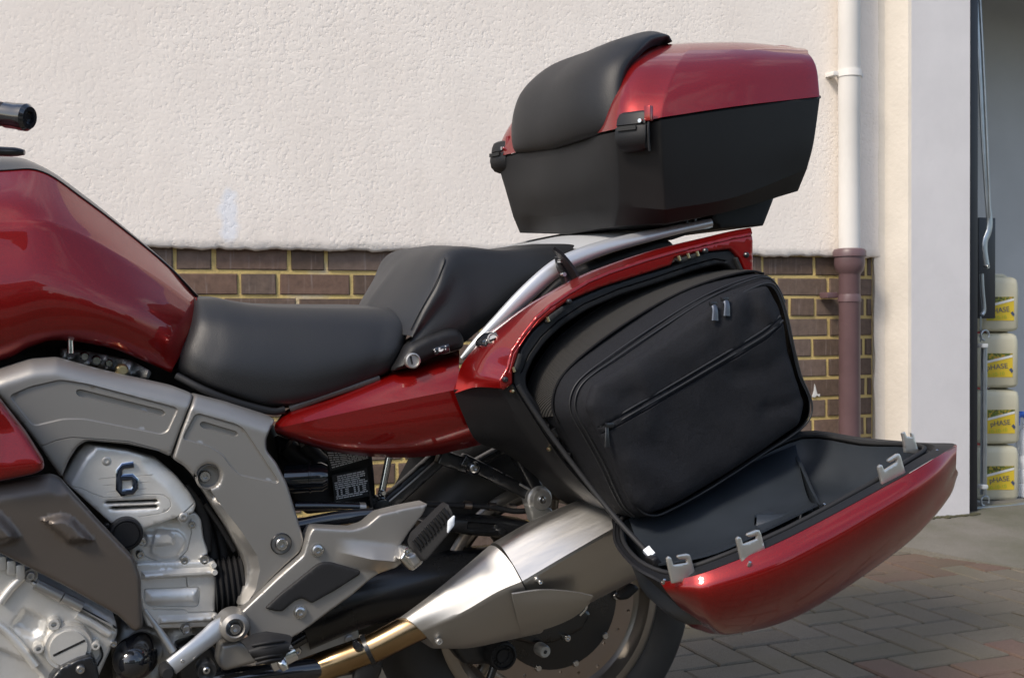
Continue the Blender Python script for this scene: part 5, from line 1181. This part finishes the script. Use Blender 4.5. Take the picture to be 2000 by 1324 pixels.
# opening lever standing up
lv = patch('opening_lever', [zipY([(1080, 487), (1098, 500), (1118, 524), (1134, 552)], [-.27, -.27, -.27, -.272]), zipY([(1079, 490), (1091, 504), (1108, 530), (1124, 558)], [-.25, -.25, -.25, -.252])], 'black_plastic', pan, nu=6, nv=3, thick=.005)
pillow('lever_link', [(1090, 500), (1100, 502), (1116, 530), (1124, 556), (1108, 562), (1100, 540), (1093, 520)], -.245, 'black_metal', lv, h=.003, w=3, thick=.012, res=6, rnd=2)
for x, y in ((1095, 510), (1100, 536), (1116, 552)): disc(x, y, -.247, [(0, .006), (4, .006), (4, -.006)], 'steel_bolt', lv, 'pivot_pin', seg=12)

# lid, hinged at the bottom and lying open
lid = bpy.data.objects.new('lid', None); COL.objects.link(lid); lid.location = tuple(W(1500, 1100, -.55)); setparent(lid, pan)
LR = [zipY([(1290, 1137), (1335, 1129), (1395, 1111), (1540, 1050), (1740, 944), (1820, 898), (1869, 869)], [-.62, -.655, -.68, -.70, -.70, -.69, -.665]),
      zipY([(1304, 1158), (1345, 1158), (1402, 1155), (1548, 1100), (1742, 990), (1826, 934), (1868, 892)], [-.625, -.663, -.69, -.715, -.715, -.70, -.668]),
      zipY([(1332, 1190), (1368, 1205), (1416, 1212), (1556, 1160), (1748, 1045), (1835, 968), (1867, 912)], [-.60, -.635, -.662, -.69, -.69, -.675, -.65]),
      zipY([(1350, 1206), (1384, 1226), (1430, 1238), (1568, 1198), (1756, 1072), (1840, 984), (1863, 934)], [-.55, -.575, -.60, -.62, -.62, -.61, -.60]),
      zipY([(1330, 1200), (1345, 1206), (1380, 1200), (1490, 1160), (1640, 1080), (1720, 1010), (1770, 970)], [-.45, -.46, -.47, -.48, -.48, -.48, -.5]),
      zipY([(1296, 1010), (1306, 1002), (1330, 990), (1400, 954), (1500, 908), (1545, 890), (1570, 884)], [-.376]*7)]
patch('outer_shell', LR, 'red_paint', lid, nu=6, nv=6, thick=.004, smooth=50, facing=(0, -1, -.5))
Lf = [zipY([(1207, 1003), (1197, 1030), (1202, 1066), (1238, 1108), (1289, 1137)], [-.372, -.42, -.48, -.56, -.62]),
      zipY([(1212, 1012), (1210, 1050), (1232, 1096), (1272, 1136), (1304, 1157)], [-.376, -.42, -.48, -.555, -.624]),
      zipY([(1214, 1016), (1230, 1075), (1262, 1122), (1304, 1168), (1332, 1190)], [-.378, -.42, -.47, -.54, -.60])]
patch('front_end', Lf, 'black_plastic', lid, nu=5, nv=4, thick=.004, facing=(-1, -.3, 0))
loop_o = zipY([(1290, 1136), (1335, 1128), (1395, 1110), (1540, 1049), (1740, 943), (1820, 897), (1868, 868), (1800, 864), (1690, 855), (1562, 842), (1440, 898), (1320, 950), (1207, 1001), (1197, 1030), (1202, 1066), (1238, 1108)],
              [-.615, -.65, -.675, -.695, -.695, -.685, -.66, -.585, -.48, -.376, -.374, -.374, -.374, -.42, -.48, -.56])
loop_i = zipY([(1306, 1110), (1340, 1102), (1396, 1083), (1532, 1026), (1692, 940), (1756, 900), (1786, 878), (1764, 868), (1680, 866), (1568, 853), (1446, 908), (1330, 960), (1228, 1006), (1220, 1030), (1226, 1060), (1256, 1092)],
              [-.59, -.625, -.65, -.67, -.67, -.655, -.625, -.57, -.49, -.39, -.385, -.385, -.388, -.425, -.475, -.54])
def loopc(l, n=4): return crv(np.array([P3(p) for p in l]), n, True)
LO, LI = loopc(loop_o), loopc(loop_i); LI = LI+w3(0, 0, -.004); LM = (LO+LI)/2+w3(0, 0, .003); LM2 = LO*.4+LI*.6+w3(0, 0, -.004)
finish('lid_flange', loft([list(LO), list(LM), list(LM2), list(LI)], False), 'black_plastic', lid, 30)
tube('lid_seal', list(LI[::2]*.75+LO[::2]*.25+w3(0, 0, .002)), .0038, 'rubber', lid, seg=8, n=2, closed=True)
cL = LI.mean(0)
tr = [[p+w3((cL[0]-p[0])*k, (cL[1]-p[1])*k, -dz) for p in LI] for k, dz in ((0, 0), (.03, .03), (.09, .06), (.22, .082), (.5, .092), (.98, .094))]
finish('inner_tray', loft(tr, False), 'tray_plastic', lid, 60)
# curved inner cover along the hinge side and the divider beside it
IC = [zipY([(1228, 1012), (1330, 966), (1446, 914), (1554, 868)], [-.392]*4), zipY([(1250, 1068), (1352, 1030), (1462, 975), (1566, 930)], [-.46]*4),
      zipY([(1278, 1098), (1380, 1072), (1492, 1016), (1580, 976)], [-.53]*4), zipY([(1306, 1098), (1400, 1076), (1510, 1026), (1596, 984)], [-.585, -.60, -.605, -.6])]
patch('inner_cover', IC, 'tray_plastic', lid, nu=6, nv=6, thick=.003, facing=(0, 0, 1))
DV = [zipY([(1549, 884), (1565, 916), (1582, 954), (1600, 986)], [-.40, -.46, -.53, -.60]), zipY([(1557, 884), (1572, 916), (1588, 954), (1604, 988)], [-.40, -.46, -.53, -.60]), [P3(p)+w3(.002, 0, -.03) for p in zipY([(1557, 884), (1572, 916), (1588, 954), (1604, 988)], [-.40, -.46, -.53, -.60])]]
patch('divider', DV, 'tray_plastic', lid, nu=5, nv=2, thick=.003)
for x, y in ((1609, 988), (1611, 996), (1562, 1007)): disc(x, y, -.585, [(0, .005), (3, .004), (4, 0), (4, -.004)], 'steel_bolt', lid, 'rivet', axis=(0, -.4, 1), seg=14)
# elastic net pocket
ng = [zipY([(1506, 1050), (1540, 1026), (1574, 1008)], [-.60, -.6, -.6]), zipY([(1512, 1050), (1546, 1034), (1580, 1018)], [-.615, -.615, -.615])]
Gn = patch_grid(ng, 10, 6); V = []; Fc = []
for i in range(Gn.shape[0]-1):
    for j in range(Gn.shape[1]-1):
        a, b, c, d = Gn[i, j], Gn[i, j+1], Gn[i+1, j+1], Gn[i+1, j]
        for p, q in ((a, c), (b, d)):
            t = (q-p)/np.linalg.norm(q-p); n = np.cross(t, [0, 0, 1.]); n = n/np.linalg.norm(n)*.0006; k = len(V); V += [p+n, p-n, q-n, q+n]; Fc.append((k, k+1, k+2, k+3))
finish('net_pocket', pyd(V, Fc), 'satin_grey', lid, 0)
# hook plates along the rim
def hook(dx, dy, Y, k=1.0, name='hook_plate', shear=0):
    base = [(1313, 1139), (1304, 1098), (1303, 1090), (1307, 1086), (1312, 1090), (1316, 1103), (1342, 1099), (1343, 1092), (1328, 1092), (1323, 1088), (1325, 1084), (1342, 1081), (1348, 1083), (1351, 1090), (1362, 1132)]
    pts = [(1313+dx+(x-1313)*k, 1139+dy+(y-1139)*k*(1)+(x-1313)*shear) for x, y in base]
    h_ = pillow(name, pts, Y, 'hook_steel', lid, h=.0008, w=1.5, thick=.003, res=5, rnd=1.5)
    return h_
hook(0, 0, -.655); hook(136, -40, -.692, 1.0, shear=-.22); hook(412, -186, -.69, .92, shear=-.45)
pillow('hook_plate', [(1768, 884), (1765, 858), (1762, 846), (1768, 843), (1772, 852), (1782, 854), (1780, 845), (1785, 848), (1791, 868), (1797, 888)], -.63, 'hook_steel', lid, h=.0008, w=1.5, thick=.003, res=5, rnd=1)
for x, y, Y in ((1297, 1134, -.625), (1369, 1126, -.665), (1552, 1055, -.695), (1700, 972, -.697), (1464, 1100, -.70), (1830, 882, -.66)): disc(x, y, Y, [(0, .004), (3, .003), (4.2, 0), (4.2, -.004)], 'steel_bolt', lid, 'lid_screw', axis=(0, -.6, 1), seg=14)
# stay strap
st = tube('stay_strap', [(1012, 752, -.368), (1050, 812, -.375), (1120, 908, -.40), (1200, 1008, -.45), (1266, 1080, -.51)], .0042, 'rubber', pan, seg=10, flat=(.7, (0, 1, 0)))
tube('strap_clip', [(1262, 1072, -.515), (1274, 1086, -.525)], .0078, 'white_plastic', st, seg=4, line=True)
pillow('strap_anchor', [(1274, 1092), (1284, 1086), (1298, 1104), (1300, 1118), (1288, 1116), (1276, 1104)], -.545, 'black_plastic', lid, h=.002, w=3, thick=.02, res=6, rnd=3)
for i in range(4):
    pillow('moulded_rib', [(1204+i*14, 1052+i*17), (1212+i*14, 1050+i*17), (1216+i*14, 1064+i*17), (1209+i*14, 1066+i*17)], -.435-.04*i, 'rubber', lid, h=.001, w=2, thick=.006, res=5, rnd=2)

# ------------------------------------------------------------------ luggage bag in the pannier
bag = thing('luggage_bag', tuple(W(1360, 900, -.42)), 'black nylon inner bag with zips bulging out of the open pannier', 'bag')
Fp = [(1152, 795), (1166, 754), (1226, 716), (1320, 657), (1400, 600), (1468, 563), (1508, 556), (1531, 600), (1547, 670), (1563, 735), (1583, 785), (1570, 830), (1490, 885), (1390, 950), (1310, 994), (1272, 1006), (1240, 985), (1206, 905), (1174, 842)]
Bp = [(1026, 802), (1036, 732), (1084, 660), (1180, 594), (1284, 556), (1388, 536), (1448, 542), (1498, 590), (1508, 670), (1520, 735), (1532, 785), (1512, 825), (1430, 878), (1332, 930), (1252, 966), (1200, 985), (1150, 958), (1096, 892), (1056, 845)]
YF, YB = -.455, -.29
FR = crv(np.array([W(x, y, YF) for x, y in Fp]), 4, True); BR = crv(np.array([W(x, y, YB) for x, y in Bp]), 4, True); cF = FR.mean(0)
def bag_ring(t, out):
    r = FR*(1-t)+BR*t; n = r-(cF*(1-t)+BR.mean(0)*t); n[:, 1] = 0; n /= np.linalg.norm(n, axis=1, keepdims=True); return r+n*out
rgs = [bag_ring(-.02, -.004), bag_ring(.06, .004), bag_ring(.25, .010), bag_ring(.5, .013), bag_ring(.75, .010), bag_ring(1, 0)]
rr = np.random.RandomState(8); ph = rr.uniform(0, 6, 6)
for k, r in enumerate(rgs):
    s = np.linspace(0, 2*pi, len(r), endpoint=False); r += np.c_[np.sin(5*s+ph[k]), 0*s, np.sin(7*s+ph[k-1])]*.0022*(0 if k in (0,) else 1)
finish('bag_body', loft([list(r) for r in rgs], False), 'nylon', bag, 60)
def fold(x, y):
    r = .0022*np.sin(x*.017+y*.012)*np.sin(y*.015-x*.006)+.0010*np.sin(x*.05-y*.03+1)*np.sin(y*.04+x*.01)
    for pl_, dp_, wd_ in (([(1440, 590), (1432, 640), (1440, 700)], .004, 20), ([(1470, 575), (1476, 630)], -.004, 14), ([(1250, 730), (1270, 790), (1262, 840)], .003, 22), ([(1170, 760), (1210, 780), (1240, 770)], -.003, 16), ([(1230, 900), (1300, 930), (1330, 960)], .003, 24), ([(1545, 690), (1500, 720), (1440, 730)], -.0035, 22), ([(1330, 700), (1380, 670)], .002, 18)):
        dd_ = segdist(np.c_[x, y], np.array(pl_, float), False); r = r+dp_*np.exp(-(dd_/wd_)**2)
    d = segdist(np.c_[x, y], np.array([(1530, 640), (1505, 620), (1490, 600)], float), False); r += .003*np.clip(1-d/18, 0, 1)
    d = segdist(np.c_[x, y], np.array([(1584, 770), (1550, 790), (1500, 800)], float), False); return r-.004*np.clip(1-d/22, 0, 1)
zipd = [(1174, 836), (1235, 800), (1310, 757), (1420, 692), (1490, 650), (1526, 620)]
flap_lo = [(x+6, y+12) for x, y in zipd]
pillow('front_panel', Fp, -.472, 'nylon', bag, h=.014, w=50, thick=.006, res=9, rnd=10, relief=fold, grooves=[(zipd, 3, .002, False), (flap_lo, 2.2, .0028, False)])
def surf_y(x, y):
    d = float(segdist(np.array([[x, y]], float), fillet(Fp, 10))[0]); t = min(1, d/50); return -.472+.014*(1-sqrt(max(0, 1-(1-t)**2)))-float(fold(np.array([x*1.]), np.array([y*1.]))[0])
tube('front_piping', [p+w3(0, -.003, 0) for p in FR[::2]], .0017, 'piping', bag, seg=8, n=3, closed=True)
tube('pocket_zip', [(x+3, y+6, surf_y(x+3, y+6)-.0005) for x, y in zipd], .0019, 'piping', bag, seg=8)
tube('pocket_edge', [(x-2, y-3, surf_y(x-2, y-3)-.0005) for x, y in zipd], .0018, 'piping', bag, seg=8)
i0, i1 = 0, 26
zr = [bag_ring(t, o) for t, o in ((.13, .0095), (.19, .0115))]
for z in zr: tube('main_zip', [z[i % len(z)] for i in range(-14, 30, 2)], .0015, 'piping', bag, seg=8, n=3)
pz = [zr[0][i % len(FR)] for i in range(0, 30)]
for x, y, ang in ((1394, 606, .12), (1417, 597, -.1)):
    o = W(x, y, -.472); t = tube('zip_puller', [o+w3(0, 0, .008), o+w3(.001, -.003, 0), o+w3(.0, -.004, -.016)], [.0045, .005, .006], 'puller', bag, seg=10, flat=(.4, (0, 1, 0)))
    box('zip_slider', tuple(o+w3(0, .002, .010)), (.012, .008, .007), 'black_metal', t, .002)
o = W(1184, 838, surf_y(1184, 838)); t = tube('zip_puller', [o+w3(0, -.003, .004), o+w3(-.001, -.005, -.012), o+w3(-.001, -.005, -.026)], [.003, .0035, .0045], 'black_metal', bag, seg=10, flat=(.4, (0, 1, 0))); box('zip_slider', tuple(o+w3(.004, -.002, .006)), (.014, .008, .008), 'black_metal', t, .002)
# mesh strip over the top and front side
ms = [[bag_ring(t, o)[i % len(FR)] for i in range(-1, 25)] for t, o in ((.42, .0155), (.55, .0165), (.7, .0165), (.86, .0115))]
patch('mesh_strip', ms, 'mesh_cloth', bag, nu=2, nv=5, thick=.002)
for t, o_ in ((.41, .016), (.87, .0115)): tube('strip_binding', [bag_ring(t, o_)[i % len(FR)] for i in range(-2, 25, 2)], .0022, 'nylon_dark', bag, seg=8, n=3)
# webbing handle at the front end
for k, (t, i) in enumerate(((.72, -3), (.70, -5), (.68, -7))):
    a, b = bag_ring(t-.16, .02)[i], bag_ring(t+.14, .016)[i]; tube('webbing_loop', [a, (a+b)/2+w3(-.006, -.002, .002), b], .0085, 'nylon_dark', bag, seg=10, flat=(.45, (1, 0, .3)))
tube('loop_pin', [bag_ring(.52, .020)[-3], bag_ring(.52, .020)[-4]], .004, 'black_metal', bag, seg=8)

# ------------------------------------------------------------------ top case
case = thing('top_case', tuple(W(1290, 440, -.1)), 'red and black top case with backrest pad on the luggage rack', 'top case')
SEAM = [w3(.924, 0, 1.149), w3(.928, -.14, 1.149), w3(*W(1203, 253, -.272)), w3(*W(1290, 231, -.325)), w3(*W(1445, 208, -.318)), w3(*W(1602, 190, -.295)), w3(1.366, -.20, 1.240), w3(1.385, 0, 1.244)]
BOT = [w3(.958, 0, .985), w3(.958, -.12, .987), w3(*W(1200, 442, -.212)), w3(*W(1304, 436, -.270)), w3(*W(1420, 414, -.270)), w3(*W(1560, 373, -.25)), w3(1.322, -.17, 1.060), w3(1.335, 0, 1.06)]
MID = [w3(.928, 0, 1.072), w3(.930, -.14, 1.072), w3(*W(1208, 330, -.256)), w3(*W(1294, 325, -.312)), w3(*W(1440, 305, -.306)), w3(*W(1590, 280, -.284)), w3(1.358, -.19, 1.158), w3(1.375, 0, 1.16)]
LOW = [w3(.938, 0, 1.02), w3(.940, -.135, 1.02), w3(*W(1208, 402, -.236)), w3(*W(1299, 410, -.296)), w3(*W(1436, 385, -.292)), w3(*W(1577, 330, -.272)), w3(1.348, -.185, 1.095), w3(1.362, 0, 1.095)]
up_ = lambda r, dz: [p+w3(0, 0, dz) for p in r]
def soften(rows, idx, e=.05):
    "replace a sharp edge by a narrow rounded one; returns rows and the new crease list"
    out = []; cr = []
    R = [[np.array(P3(p)) for p in r] for r in rows]
    for i, r in enumerate(R):
        if i in idx:
            def tow(o, p, q):
                d = q-p; L_ = np.linalg.norm(d); return p+d*min(.3, .005/max(L_, 1e-6))
            a = [tow(0, p, q) for p, q in zip(r, R[i-1])]; b = [tow(0, p, q) for p, q in zip(r, R[i+1])]; m = [(x+y)*.25+p*.5 for x, y, p in zip(a, b, r)]
            cr += [len(out), len(out)+2]; out += [a, m, b]
        else: out.append(r)
    return out, tuple(cr)
shell_rows = [list(z) for z in zip(up_(SEAM, -.004), MID, LOW, BOT, [w3(p[0]*.3+1.15*.7, p[1]*.3, p[2]) for p in BOT])]
shell_rows, scr = soften(shell_rows, (2, 3, 5))
patch('lower_shell', shell_rows, 'case_plastic', case, nu=6, nv=5, crease=scr, ccrease=(2, 3), mirror=True, smooth=16)
pillow('rear_foot', [(1388, 428), (1408, 447), (1492, 441), (1514, 384), (1440, 384), (1400, 400)], -.17, 'case_plastic', case, h=.003, w=4, thick=.36, res=12, rnd=3)
Wl = lambda x, y, Y: W(x, y, Y)
LM1 = [w3(.945, 0, 1.215), w3(.948, -.13, 1.215), Wl(1212, 190, -.254), Wl(1304, 172, -.298), Wl(1450, 145, -.292), Wl(1596, 134, -.272), w3(1.366, -.18, 1.295), w3(1.375, 0, 1.298)]
LM2_ = [w3(1.0, 0, 1.295), w3(1.0, -.12, 1.295), Wl(1236, 124, -.215), Wl(1330, 116, -.252), Wl(1460, 105, -.252), Wl(1582, 107, -.240), w3(1.350, -.16, 1.328), w3(1.358, 0, 1.330)]
LM3 = [w3(1.05, 0, 1.33), w3(1.05, -.10, 1.33), Wl(1262, 92, -.150), Wl(1356, 86, -.180), Wl(1460, 84, -.180), Wl(1562, 94, -.175), w3(1.330, -.13, 1.345), w3(1.335, 0, 1.346)]
LM4 = [w3(1.15, 0, 1.345), w3(1.15, -.06, 1.345), w3(1.15, -.08, 1.345), w3(1.18, -.09, 1.347), w3(1.22, -.09, 1.349), w3(1.27, -.09, 1.349), w3(1.28, -.06, 1.35), w3(1.28, 0, 1.35)]
lid_rows = [list(z) for z in zip(up_(SEAM, .001), LM1, LM2_, LM3, LM4)]
lid_rows, lcr = soften(lid_rows, (3, 5))
patch('lid', lid_rows, 'red_paint', case, nu=10, nv=6, crease=lcr, mirror=True, smooth=18)
seam_l = [p+w3((p[0]-1.16)*-.03, p[1]*-.03, -.002) for p in SEAM]; seam_c = list(crv(np.array(seam_l[:3]), 3)[:-1])+list(crv(np.array(seam_l[3:]), 3))
tube('seam_gap', seam_c+[mir(p) for p in seam_c[::-1]], .0035, 'dark_cavity', case, seg=6, line=True)
# backrest pad
BPn = [[w3(0.912, 0, 1.158), w3(0.900, 0, 1.200), w3(0.915, 0, 1.263), w3(0.962, 0, 1.314), w3(1.019, 0, 1.341), w3(1.062, 0, 1.353), w3(1.105, 0, 1.350), w3(1.118, 0, 1.337)],
       [w3(0.914, -.12, 1.158), w3(0.902, -.12, 1.200), w3(0.917, -.12, 1.263), w3(0.964, -.12, 1.312), w3(1.019, -.115, 1.337), w3(1.062, -.11, 1.349), w3(1.102, -.10, 1.345), w3(1.114, -.10, 1.335)],
       [w3(0.924, -.19, 1.160), w3(0.916, -.19, 1.200), w3(0.932, -.185, 1.261), w3(0.975, -.178, 1.303), w3(1.021, -.165, 1.327), w3(1.058, -.15, 1.339), w3(1.093, -.13, 1.341), w3(1.105, -.125, 1.333)],
       [w3(0.942, -.222, 1.163), w3(0.940, -.220, 1.200), w3(0.956, -.212, 1.257), w3(0.995, -.200, 1.295), w3(1.028, -.182, 1.318), w3(1.062, -.162, 1.330), w3(1.087, -.14, 1.336), w3(1.096, -.135, 1.330)],
       [w3(0.958, -.218, 1.166), w3(0.958, -.212, 1.200), w3(0.975, -.20, 1.252), w3(1.006, -.185, 1.286), w3(1.034, -.165, 1.305), w3(1.062, -.145, 1.317), w3(1.083, -.12, 1.321), w3(1.093, -.12, 1.321)]]
BPc = []
for r in BPn:
    b = r[0]; b = w3(b[0], b[1], b[2]-.012); r[0] = b; BPc.append([w3(b[0]+.03, b[1]*.93, b[2]+.002)]+r)
pad_ = patch('backrest_pad', BPc, 'pad_vinyl', case, nu=6, nv=6, mirror=True, smooth=80); pad_.location.y -= .018
# latches
def latch(c, yaw, k=.86):
    "toggle latch hanging over the seam; c is its seam point, outward direction set by yaw"
    u = np.array([sin(yaw), -cos(yaw), 0]); s = np.array([cos(yaw), sin(yaw), 0]); zz = w3(0, 0, 1)
    def rr_(o_, hw, z, d, b=.012): return [c+u*o_+s*(-hw)+zz*z, c+u*(o_+d)+s*(-hw*.8)+zz*z, c+u*(o_+d)+s*(hw*.8)+zz*z, c+u*o_+s*hw+zz*z]
    secs = [(.022, .030, -.002, .006), (.028, .026, -.002, .012), (.031, .016, -.002, .016), (.032, .004, -.002, .018), (.032, .0035, -.002, .014), (.032, .0005, -.002, .014), (.033, .0, -.002, .019), (.034, -.016, -.002, .022), (.032, -.032, -.003, .020), (.027, -.042, -.005, .014), (.018, -.047, -.006, .006)]
    rings = []; secs = [tuple(v*k for v in t) for t in secs]
    for hw, z, o_, d in secs: rings.append([c+u*o_+s*(-hw)+zz*z, c+u*(o_+d*.8)+s*(-hw)+zz*z, c+u*(o_+d)+s*(-hw*.75)+zz*z, c+u*(o_+d)+s*(hw*.75)+zz*z, c+u*(o_+d*.8)+s*hw+zz*z, c+u*o_+s*hw+zz*z])
    l = finish('latch', loft(rings), 'black_plastic', case, 30, recalc=True)
    box('latch_slot', tuple(c+k*(u*.0215+zz*-.004-s*.004)), (.036, .003, .007), 'dark_cavity', l, 0, rot=Matrix.Rotation(yaw, 3, 'Z'))
    lathe('latch_pin', [(0, .004), (.0035, .004), (.004, 0), (.004, -.004)], c+k*(u*.016+s*.024+zz*.008), u, 'steel_bolt', l, 12)
    ln = c+k*(u*.004+s*.036); tube('latch_edge', [ln+zz*.02, ln+u*.004+zz*-.01, ln+zz*-.042], .0022, 'black_plastic', l, seg=8)
    box('latch_tongue', tuple(c+k*(u*.006+s*.036+zz*.022)), (.012, .012, .026), 'red_paint', l, .003, rot=Matrix.Rotation(yaw, 3, 'Z'))
lc = SEAM[2]*.62+SEAM[3]*.38
latch(w3(*(W(1238, 249, -.296))), radians(-58)); latch(w3(*W(982, 300, .255)), radians(-78))
